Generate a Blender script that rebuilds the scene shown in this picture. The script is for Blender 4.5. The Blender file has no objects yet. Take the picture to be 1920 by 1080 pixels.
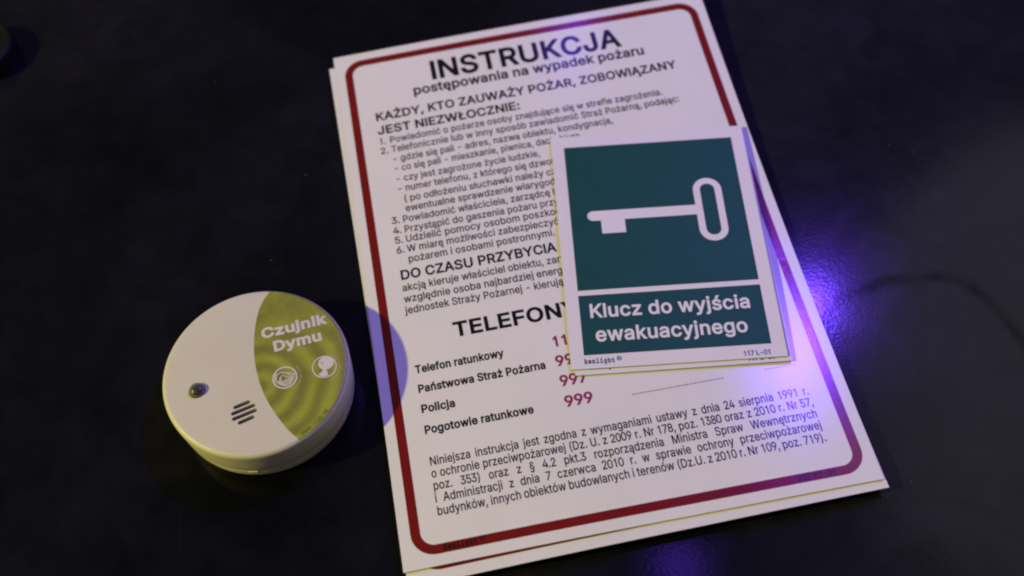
import bpy, bmesh, math, random
from mathutils import Vector, Matrix
from mathutils.geometry import delaunay_2d_cdt

# ---------------------------------------------------------------- scene, camera, light
S = bpy.context.scene
C = S.collection
MM = 0.001

cam = bpy.data.cameras.new('camera')
cam.sensor_width = 36.0
cam.lens = 39.135
cam.clip_start = 0.02
cam.clip_end = 20.0
cam.dof.use_dof = True
cam.dof.focus_distance = 0.600
cam.dof.aperture_fstop = 4.4
cam.dof.aperture_blades = 7
camo = bpy.data.objects.new('camera', cam)
C.objects.link(camo)
rx = Vector((0.9823924, -0.1761599, 0.0622327))
dn = Vector((-0.1827126, -0.8363388, 0.5168689))
fw = Vector((-0.039004, -0.5191388, -0.8537995))
# rows of the fitted rotation are the world axes; rebuild the camera axes from them
ax = Vector((0.9823924, -0.1827126, -0.039004))
ay = Vector((-0.1761599, -0.8363388, -0.5191388))
az = Vector((0.0622327, 0.5168689, -0.8537995))
rot = Matrix((ax, -ay, -az)).transposed()
camo.matrix_world = Matrix.Translation(Vector((43.78, -532.03, 554.96)) * MM) @ rot.to_4x4()
S.camera = camo

world = bpy.data.worlds.new('World')
S.world = world
world.use_nodes = True
bg = world.node_tree.nodes['Background']
bg.inputs['Color'].default_value = (0.95, 0.86, 0.88, 1)
bg.inputs['Strength'].default_value = 0.10

S.view_settings.view_transform = 'Standard'
S.view_settings.look = 'None'
S.view_settings.exposure = 0.0
S.view_settings.gamma = 1.0
S.render.engine = 'CYCLES'
S.cycles.max_bounces = 8
S.cycles.filter_width = 2.1


def lamp(name, pos, power, color, radius, target=None, kind='POINT', size=0.2):
    l = bpy.data.lights.new(name, kind)
    l.energy = power
    l.color = color
    if kind == 'AREA':
        l.shape = 'DISK'
        l.size = size
    else:
        l.shadow_soft_size = radius
    o = bpy.data.objects.new(name, l)
    C.objects.link(o)
    o.location = Vector(pos) * MM
    if target is not None:
        d = (Vector(target) - Vector(pos)).normalized()
        o.rotation_euler = d.to_track_quat('-Z', 'Y').to_euler()
    return o


# warm room lamp, low on the left
WD = (-0.788, -0.06, 0.612)
lamp('warm_lamp', (-62 + WD[0] * 3200, -236 + WD[1] * 3200, 29 + WD[2] * 3200), 345.0, (1.0, 0.92, 0.24), 0.048)
# violet disco heads above the far right side of the table
VIO = (0.15, 0.05, 1.0)
lamp('violet_lamp', (583, 239, 935), 27.0, VIO, 0.022)
lamp('violet_lamp_far', (290, 590, 800), 1.2, VIO, 0.022)
lamp('violet_lamp_near', (296, -105, 950), 0.75, VIO, 0.03)
# wide dim grey fill, added to lift the right side of the table
lamp('fill_light_right', (1250, 230, 1350), 2.7, (0.95, 0.88, 1.0), 0.3, target=(250, -200, 0), kind='AREA', size=1.0)

# ---------------------------------------------------------------- helpers


def tag(o, label=None, category=None, group=None, kind=None):
    if label: o['label'] = label
    if category: o['category'] = category
    if group: o['group'] = group
    if kind: o['kind'] = kind
    return o


def empty(name, loc, rz=0.0):
    o = bpy.data.objects.new(name, None)
    o.empty_display_size = 0.02
    C.objects.link(o)
    o.location = Vector(loc) * MM
    o.rotation_euler = (0, 0, rz)
    return o


def make(name, verts, faces, mat, parent=None, smooth=False, auto=None):
    """verts in millimetres"""
    me = bpy.data.meshes.new(name)
    me.from_pydata([(x * MM, y * MM, z * MM) for x, y, z in verts], [], faces)
    me.materials.append(mat)
    me.update()
    if smooth:
        me.polygons.foreach_set('use_smooth', [True] * len(me.polygons))
        if auto:
            me.set_sharp_from_angle(angle=math.radians(auto))
    o = bpy.data.objects.new(name, me)
    C.objects.link(o)
    if parent is not None:
        o.parent = parent
    return o


def lathe(prof, n=160, cx=0.0, cy=0.0, close_top=False, close_bot=False):
    V = []
    F = []
    for r, z in prof:
        for i in range(n):
            a = 2 * math.pi * i / n
            V.append((cx + r * math.cos(a), cy + r * math.sin(a), z))
    for j in range(len(prof) - 1):
        for i in range(n):
            k = (i + 1) % n
            F.append((j * n + i, j * n + k, (j + 1) * n + k, (j + 1) * n + i))
    if close_bot: F.append(tuple(reversed(range(n))))
    if close_top: F.append(tuple((len(prof) - 1) * n + i for i in range(n)))
    return V, F


def node_mat(name):
    m = bpy.data.materials.new(name)
    m.use_nodes = True
    nt = m.node_tree
    return m, nt, nt.nodes['Principled BSDF']


def N(nt, typ, **kw):
    n = nt.nodes.new(typ)
    for k, v in kw.items():
        if k.startswith('in_'):
            key = k[3:]
            key = int(key) if key.isdigit() else key.replace('_', ' ')
            n.inputs[key].default_value = v
        else:
            setattr(n, k, v)
    return n


def ramp(nt, src, stops):
    r = nt.nodes.new('ShaderNodeValToRGB')
    els = r.color_ramp.elements
    while len(els) < len(stops): els.new(0.5)
    for e, (p, c) in zip(els, stops):
        e.position = p
        e.color = c if len(c) == 4 else (*c, 1)
    nt.links.new(src, r.inputs[0])
    return r


def print_mat(name, col, rough=0.33, var=0.06, scale=60.0, bump=0.02, spec=0.5, specks=0.0):
    """ink / plastic with faint mottling, wear of the gloss and a fine relief"""
    m, nt, b = node_mat(name)
    tc = N(nt, 'ShaderNodeTexCoord')
    n1 = N(nt, 'ShaderNodeTexNoise', in_Scale=scale, in_Detail=6.0)
    nt.links.new(tc.outputs['Object'], n1.inputs['Vector'])
    lo = tuple(c * (1 - var) for c in col)
    hi = tuple(min(1, c * (1 + var)) for c in col)
    r = ramp(nt, n1.outputs['Fac'], [(0.3, lo), (0.7, hi)])
    if specks:
        # sparse specks of dust and small scuffs
        v = N(nt, 'ShaderNodeTexVoronoi', feature='F1')
        v.inputs['Scale'].default_value = 95.0
        nt.links.new(tc.outputs['Object'], v.inputs['Vector'])
        sp = N(nt, 'ShaderNodeMapRange')
        sp.inputs['From Min'].default_value = 0.045
        sp.inputs['From Max'].default_value = 0.02
        nt.links.new(v.outputs['Distance'], sp.inputs['Value'])
        vc = N(nt, 'ShaderNodeSeparateColor')
        nt.links.new(v.outputs['Color'], vc.inputs[0])
        gt = N(nt, 'ShaderNodeMath', operation='GREATER_THAN', in_1=0.90)
        nt.links.new(vc.outputs[1], gt.inputs[0])
        mu = N(nt, 'ShaderNodeMath', operation='MULTIPLY')
        nt.links.new(sp.outputs[0], mu.inputs[0])
        nt.links.new(gt.outputs[0], mu.inputs[1])
        mu2 = N(nt, 'ShaderNodeMath', operation='MULTIPLY', in_1=specks)
        nt.links.new(mu.outputs[0], mu2.inputs[0])
        mx = N(nt, 'ShaderNodeMix', data_type='RGBA')
        mx.inputs[7].default_value = (0.10, 0.09, 0.08, 1)
        nt.links.new(mu2.outputs[0], mx.inputs[0])
        nt.links.new(r.outputs[0], mx.inputs[6])
        nt.links.new(mx.outputs[2], b.inputs['Base Color'])
    else:
        nt.links.new(r.outputs[0], b.inputs['Base Color'])
    n2 = N(nt, 'ShaderNodeTexNoise', in_Scale=scale * 0.4, in_Detail=4.0)
    nt.links.new(tc.outputs['Object'], n2.inputs['Vector'])
    mr = N(nt, 'ShaderNodeMapRange')
    mr.inputs['To Min'].default_value = rough - 0.03
    mr.inputs['To Max'].default_value = rough + 0.03
    nt.links.new(n2.outputs['Fac'], mr.inputs['Value'])
    nt.links.new(mr.outputs[0], b.inputs['Roughness'])
    n3 = N(nt, 'ShaderNodeTexNoise', in_Scale=900.0, in_Detail=3.0)
    nt.links.new(tc.outputs['Object'], n3.inputs['Vector'])
    bp = N(nt, 'ShaderNodeBump', in_Strength=bump * 5, in_Distance=0.0002)
    nt.links.new(n3.outputs['Fac'], bp.inputs['Height'])
    nt.links.new(bp.outputs[0], b.inputs['Normal'])
    b.inputs['Specular IOR Level'].default_value = spec
    return m


M_sheet = print_mat('white_sign_plastic', (0.77, 0.76, 0.68), rough=0.17, var=0.02, scale=25, specks=0.5, spec=0.20)
M_red = print_mat('red_ink', (0.175, 0.009, 0.007), spec=0.34, rough=0.16)
M_black = print_mat('black_ink', (0.010, 0.009, 0.011), spec=0.30, rough=0.16)
M_crimson = print_mat('crimson_ink', (0.27, 0.012, 0.03), rough=0.36)
M_green = print_mat('green_ink', (0.007, 0.068, 0.042), rough=0.5, var=0.05, spec=0.22)
M_greenink = print_mat('dark_green_ink', (0.03, 0.09, 0.09), rough=0.4)
M_key = print_mat('glow_white_plastic', (0.77, 0.74, 0.70), rough=0.55, spec=0.25, var=0.02, scale=25, specks=0.6)
M_edge = print_mat('cut_sheet_edge', (0.20, 0.19, 0.20), rough=0.6)  # rim of the white sheet, coloured dark in place of shade
M_kedge = print_mat('yellowish_cut_edge', (0.27, 0.25, 0.20), rough=0.6)  # key sign rim, also coloured dark in place of shade, slightly yellowish
M_cream = print_mat('cream_plastic', (0.64, 0.60, 0.49), rough=0.44, var=0.02, scale=40, bump=0.06, specks=0.35)
M_dark = print_mat('dark_recess_plastic', (0.012, 0.012, 0.010), rough=0.6)
M_pale = print_mat('pale_label_ink', (0.70, 0.62, 0.60), rough=0.4)
M_stamp = print_mat('olive_stamp_ink', (0.07, 0.08, 0.01), rough=0.4)
M_socket = print_mat('grey_socket_plastic', (0.15, 0.14, 0.14), rough=0.5)
M_core = print_mat('smoky_core_plastic', (0.025, 0.024, 0.022), rough=0.3)
M_capm = print_mat('black_cap_plastic', (0.006, 0.006, 0.006), rough=0.45, spec=0.2)
M_faint = print_mat('faint_label_ink', (0.46, 0.43, 0.22), rough=0.4)


def label_mat():
    m, nt, b = node_mat('lime_label_print')
    tc = N(nt, 'ShaderNodeTexCoord')
    mp = N(nt, 'ShaderNodeMapping')
    mp.inputs['Location'].default_value = (-0.003, 0.010, 0)
    nt.links.new(tc.outputs['Object'], mp.inputs['Vector'])
    wv = N(nt, 'ShaderNodeTexWave', wave_type='RINGS', rings_direction='Z', wave_profile='SIN')
    wv.inputs['Scale'].default_value = 29.0
    wv.inputs['Distortion'].default_value = 2.6
    wv.inputs['Detail'].default_value = 1.5
    wv.inputs['Detail Scale'].default_value = 1.0
    nt.links.new(mp.outputs[0], wv.inputs['Vector'])
    # the rings fade towards the top of the label
    sx = N(nt, 'ShaderNodeSeparateXYZ')
    nt.links.new(tc.outputs['Object'], sx.inputs[0])
    fade = N(nt, 'ShaderNodeMapRange')
    fade.inputs['From Min'].default_value = 0.030
    fade.inputs['From Max'].default_value = 0.006
    nt.links.new(sx.outputs['Y'], fade.inputs['Value'])
    cloud = N(nt, 'ShaderNodeTexNoise', in_Scale=90.0, in_Detail=3.0)
    nt.links.new(tc.outputs['Object'], cloud.inputs['Vector'])
    mixw = N(nt, 'ShaderNodeMix', data_type='FLOAT')
    nt.links.new(fade.outputs[0], mixw.inputs[0])
    nt.links.new(cloud.outputs['Fac'], mixw.inputs[2])
    nt.links.new(wv.outputs['Fac'], mixw.inputs[3])
    mix2 = N(nt, 'ShaderNodeMix', data_type='FLOAT')
    mix2.inputs[0].default_value = 0.55
    nt.links.new(mixw.outputs[0], mix2.inputs[2])
    nt.links.new(cloud.outputs['Fac'], mix2.inputs[3])
    dots = N(nt, 'ShaderNodeTexVoronoi', feature='F1')
    dots.inputs['Scale'].default_value = 720.0
    dots.inputs['Randomness'].default_value = 0.35
    nt.links.new(tc.outputs['Object'], dots.inputs['Vector'])
    dm = N(nt, 'ShaderNodeMapRange')
    dm.inputs['From Min'].default_value = 0.1
    dm.inputs['From Max'].default_value = 0.7
    dm.inputs['To Min'].default_value = -0.10
    dm.inputs['To Max'].default_value = 0.10
    nt.links.new(dots.outputs['Distance'], dm.inputs['Value'])
    add = N(nt, 'ShaderNodeMath', operation='ADD')
    nt.links.new(mix2.outputs[0], add.inputs[0])
    nt.links.new(dm.outputs[0], add.inputs[1])
    r = ramp(nt, add.outputs[0], [(0.15, (0.17, 0.165, 0.035)), (0.5, (0.25, 0.26, 0.040)), (0.85, (0.34, 0.38, 0.045))])
    nt.links.new(r.outputs[0], b.inputs['Base Color'])
    b.inputs['Roughness'].default_value = 0.30
    return m


M_label = label_mat()


def table_mat():
    m, nt, b = node_mat('worn_black_table_top')
    tc = N(nt, 'ShaderNodeTexCoord')
    O = tc.outputs['Object']
    big = N(nt, 'ShaderNodeTexNoise', in_Scale=5.0, in_Detail=9.0, in_Roughness=0.68)
    nt.links.new(O, big.inputs['Vector'])
    smear = N(nt, 'ShaderNodeTexNoise', in_Scale=26.0, in_Detail=7.0, in_Distortion=1.4)
    nt.links.new(O, smear.inputs['Vector'])
    # wiped ring left by a glass on the right
    wob = N(nt, 'ShaderNodeTexNoise', in_Scale=12.0, in_Detail=4.5)
    nt.links.new(O, wob.inputs['Vector'])
    off = N(nt, 'ShaderNodeVectorMath', operation='MULTIPLY_ADD')
    off.inputs[1].default_value = (0.030, 0.030, 0.0)
    off.inputs[2].default_value = (-0.300 - 0.015, 0.291 - 0.015, 0.0)
    nt.links.new(wob.outputs['Color'], off.inputs[0])
    pos = N(nt, 'ShaderNodeVectorMath', operation='ADD')
    nt.links.new(O, pos.inputs[0])
    nt.links.new(off.outputs[0], pos.inputs[1])
    ln = N(nt, 'ShaderNodeVectorMath', operation='LENGTH')
    nt.links.new(pos.outputs[0], ln.inputs[0])
    dr = N(nt, 'ShaderNodeMath', operation='SUBTRACT', in_1=0.0585)
    nt.links.new(ln.outputs['Value'], dr.inputs[0])
    ab = N(nt, 'ShaderNodeMath', operation='ABSOLUTE')
    nt.links.new(dr.outputs[0], ab.inputs[0])
    ringm = N(nt, 'ShaderNodeMapRange', interpolation_type='SMOOTHSTEP')
    ringm.inputs['From Min'].default_value = 0.0066
    ringm.inputs['From Max'].default_value = 0.0005
    nt.links.new(ab.outputs[0], ringm.inputs['Value'])
    sy = N(nt, 'ShaderNodeSeparateXYZ')
    nt.links.new(pos.outputs[0], sy.inputs[0])
    up = N(nt, 'ShaderNodeMapRange', interpolation_type='SMOOTHSTEP')
    up.inputs['From Min'].default_value = -0.030
    up.inputs['From Max'].default_value = 0.010
    nt.links.new(sy.outputs['Y'], up.inputs['Value'])
    rm = N(nt, 'ShaderNodeMath', operation='MULTIPLY')
    nt.links.new(ringm.outputs[0], rm.inputs[0])
    nt.links.new(up.outputs[0], rm.inputs[1])
    brk = ramp(nt, smear.outputs['Fac'], [(0.36, (0.15,) * 3), (0.60, (1.0,) * 3)])
    rm2 = N(nt, 'ShaderNodeMath', operation='MULTIPLY')
    nt.links.new(rm.outputs[0], rm2.inputs[0])
    nt.links.new(brk.outputs[0], rm2.inputs[1])
    # dusty film over the black top
    film = ramp(nt, big.outputs['Fac'], [(0.38, (0.10,) * 3), (0.72, (1.0,) * 3)])
    film2 = ramp(nt, smear.outputs['Fac'], [(0.3, (0.55,) * 3), (0.7, (1.0,) * 3)])
    # the film colour is raised steadily towards the right hand part
    sxt = N(nt, 'ShaderNodeSeparateXYZ')
    nt.links.new(O, sxt.inputs[0])
    graded = N(nt, 'ShaderNodeMapRange', interpolation_type='SMOOTHSTEP')
    graded.inputs['From Min'].default_value = -0.05
    graded.inputs['From Max'].default_value = 0.38
    graded.inputs['To Min'].default_value = 0.0
    graded.inputs['To Max'].default_value = 0.42
    nt.links.new(sxt.outputs['X'], graded.inputs['Value'])
    fad = N(nt, 'ShaderNodeMath', operation='ADD', use_clamp=True)
    nt.links.new(film.outputs[0], fad.inputs[0])
    nt.links.new(graded.outputs[0], fad.inputs[1])
    fm = N(nt, 'ShaderNodeMath', operation='MULTIPLY')
    nt.links.new(fad.outputs[0], fm.inputs[0])
    nt.links.new(film2.outputs[0], fm.inputs[1])
    inv = N(nt, 'ShaderNodeMath', operation='MULTIPLY_ADD', in_1=-0.75, in_2=1.0)
    nt.links.new(rm2.outputs[0], inv.inputs[0])
    fm2 = N(nt, 'ShaderNodeMath', operation='MULTIPLY')
    nt.links.new(fm.outputs[0], fm2.inputs[0])
    nt.links.new(inv.outputs[0], fm2.inputs[1])
    col = ramp(nt, fm2.outputs[0], [(0.0, (0.0012, 0.0013, 0.0024)), (1.0, (0.0130, 0.0130, 0.0205))])
    # hairline scratches
    mps = N(nt, 'ShaderNodeMapping')
    mps.inputs['Rotation'].default_value = (0, 0, 1.1)
    mps.inputs['Scale'].default_value = (1.0, 0.035, 1.0)
    nt.links.new(O, mps.inputs['Vector'])
    scn = N(nt, 'ShaderNodeTexNoise', in_Scale=330.0, in_Detail=2.0, in_Distortion=0.4)
    nt.links.new(mps.outputs[0], scn.inputs['Vector'])
    scr = ramp(nt, scn.outputs['Fac'], [(0.70, (0.0,) * 3), (0.80, (0.003,) * 3)])
    addc = N(nt, 'ShaderNodeMix', data_type='RGBA', blend_type='ADD')
    addc.inputs[0].default_value = 1.0
    nt.links.new(col.outputs[0], addc.inputs[6])
    nt.links.new(scr.outputs[0], addc.inputs[7])
    # dust specks
    vor = N(nt, 'ShaderNodeTexVoronoi', feature='F1')
    vor.inputs['Scale'].default_value = 75.0
    nt.links.new(O, vor.inputs['Vector'])
    spk = N(nt, 'ShaderNodeMapRange')
    spk.inputs['From Min'].default_value = 0.05
    spk.inputs['From Max'].default_value = 0.02
    nt.links.new(vor.outputs['Distance'], spk.inputs['Value'])
    vc = N(nt, 'ShaderNodeSeparateColor')
    nt.links.new(vor.outputs['Color'], vc.inputs[0])
    gate = N(nt, 'ShaderNodeMath', operation='GREATER_THAN', in_1=0.93)
    nt.links.new(vc.outputs[0], gate.inputs[0])
    sg = N(nt, 'ShaderNodeMath', operation='MULTIPLY')
    nt.links.new(spk.outputs[0], sg.inputs[0])
    nt.links.new(gate.outputs[0], sg.inputs[1])
    sg2 = N(nt, 'ShaderNodeMath', operation='MULTIPLY', in_1=0.4)
    nt.links.new(sg.outputs[0], sg2.inputs[0])
    mixc = N(nt, 'ShaderNodeMix', data_type='RGBA')
    mixc.inputs[7].default_value = (0.16, 0.15, 0.15, 1)
    nt.links.new(sg2.outputs[0], mixc.inputs[0])
    nt.links.new(addc.outputs[2], mixc.inputs[6])
    nt.links.new(mixc.outputs[2], b.inputs['Base Color'])
    ro = N(nt, 'ShaderNodeMapRange')
    ro.inputs['To Min'].default_value = 0.11
    ro.inputs['To Max'].default_value = 0.16
    nt.links.new(fm2.outputs[0], ro.inputs['Value'])
    nt.links.new(ro.outputs[0], b.inputs['Roughness'])
    # hammered, leathery fine relief of the lacquer
    v2 = N(nt, 'ShaderNodeTexVoronoi', feature='SMOOTH_F1')
    v2.inputs['Scale'].default_value = 620.0
    nt.links.new(O, v2.inputs['Vector'])
    n4 = N(nt, 'ShaderNodeTexNoise', in_Scale=260.0, in_Detail=3.0)
    nt.links.new(O, n4.inputs['Vector'])
    ad = N(nt, 'ShaderNodeMath', operation='ADD')
    nt.links.new(v2.outputs['Distance'], ad.inputs[0])
    nt.links.new(n4.outputs['Fac'], ad.inputs[1])
    bp = N(nt, 'ShaderNodeBump', in_Strength=0.17, in_Distance=0.00010)
    nt.links.new(ad.outputs[0], bp.inputs['Height'])
    nt.links.new(bp.outputs[0], b.inputs['Normal'])
    sl = N(nt, 'ShaderNodeMath', operation='MULTIPLY_ADD', in_1=-0.05, in_2=0.135)
    nt.links.new(rm2.outputs[0], sl.inputs[0])
    nt.links.new(sl.outputs[0], b.inputs['Specular IOR Level'])
    return m


M_table = table_mat()


def dome_mat():
    m, nt, b = node_mat('smoky_clear_plastic')
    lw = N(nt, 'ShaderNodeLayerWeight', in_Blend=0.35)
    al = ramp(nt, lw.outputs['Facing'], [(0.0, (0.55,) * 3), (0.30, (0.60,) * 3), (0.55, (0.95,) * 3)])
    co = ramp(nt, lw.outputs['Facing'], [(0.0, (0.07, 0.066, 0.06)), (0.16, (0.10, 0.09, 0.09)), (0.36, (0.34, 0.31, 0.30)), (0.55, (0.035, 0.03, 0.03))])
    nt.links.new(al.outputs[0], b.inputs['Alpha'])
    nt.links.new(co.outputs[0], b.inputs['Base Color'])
    b.inputs['IOR'].default_value = 1.7
    b.inputs['Roughness'].default_value = 0.09
    b.inputs['Coat Weight'].default_value = 0.6
    return m


M_dome = dome_mat()

# ---------------------------------------------------------------- the table
n = 8
TV = []
TF = []
for j in range(n + 1):
    for i in range(n + 1):
        TV.append((-900 + 1900 * i / n, -1000 + 1700 * j / n, 0.0))
for j in range(n):
    for i in range(n):
        a = j * (n + 1) + i
        TF.append((a, a + 1, a + n + 2, a + n + 1))
b0 = len(TV)
TV += [(-900, -1000, -25), (1000, -1000, -25), (1000, 700, -25), (-900, 700, -25)]
TF.append((b0 + 3, b0 + 2, b0 + 1, b0))
edge = [[i for i in range(n + 1)], [i * (n + 1) + n for i in range(n + 1)],
        [n * (n + 1) + i for i in range(n, -1, -1)], [i * (n + 1) for i in range(n, -1, -1)]]
for k, e in enumerate(edge):
    TF.append(tuple(reversed(e)) + (b0 + k, b0 + (k + 1) % 4))
table = make('table_top', TV, TF, M_table)
tag(table, 'worn glossy black table top with smears and dust under the signs', kind='structure')

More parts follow.
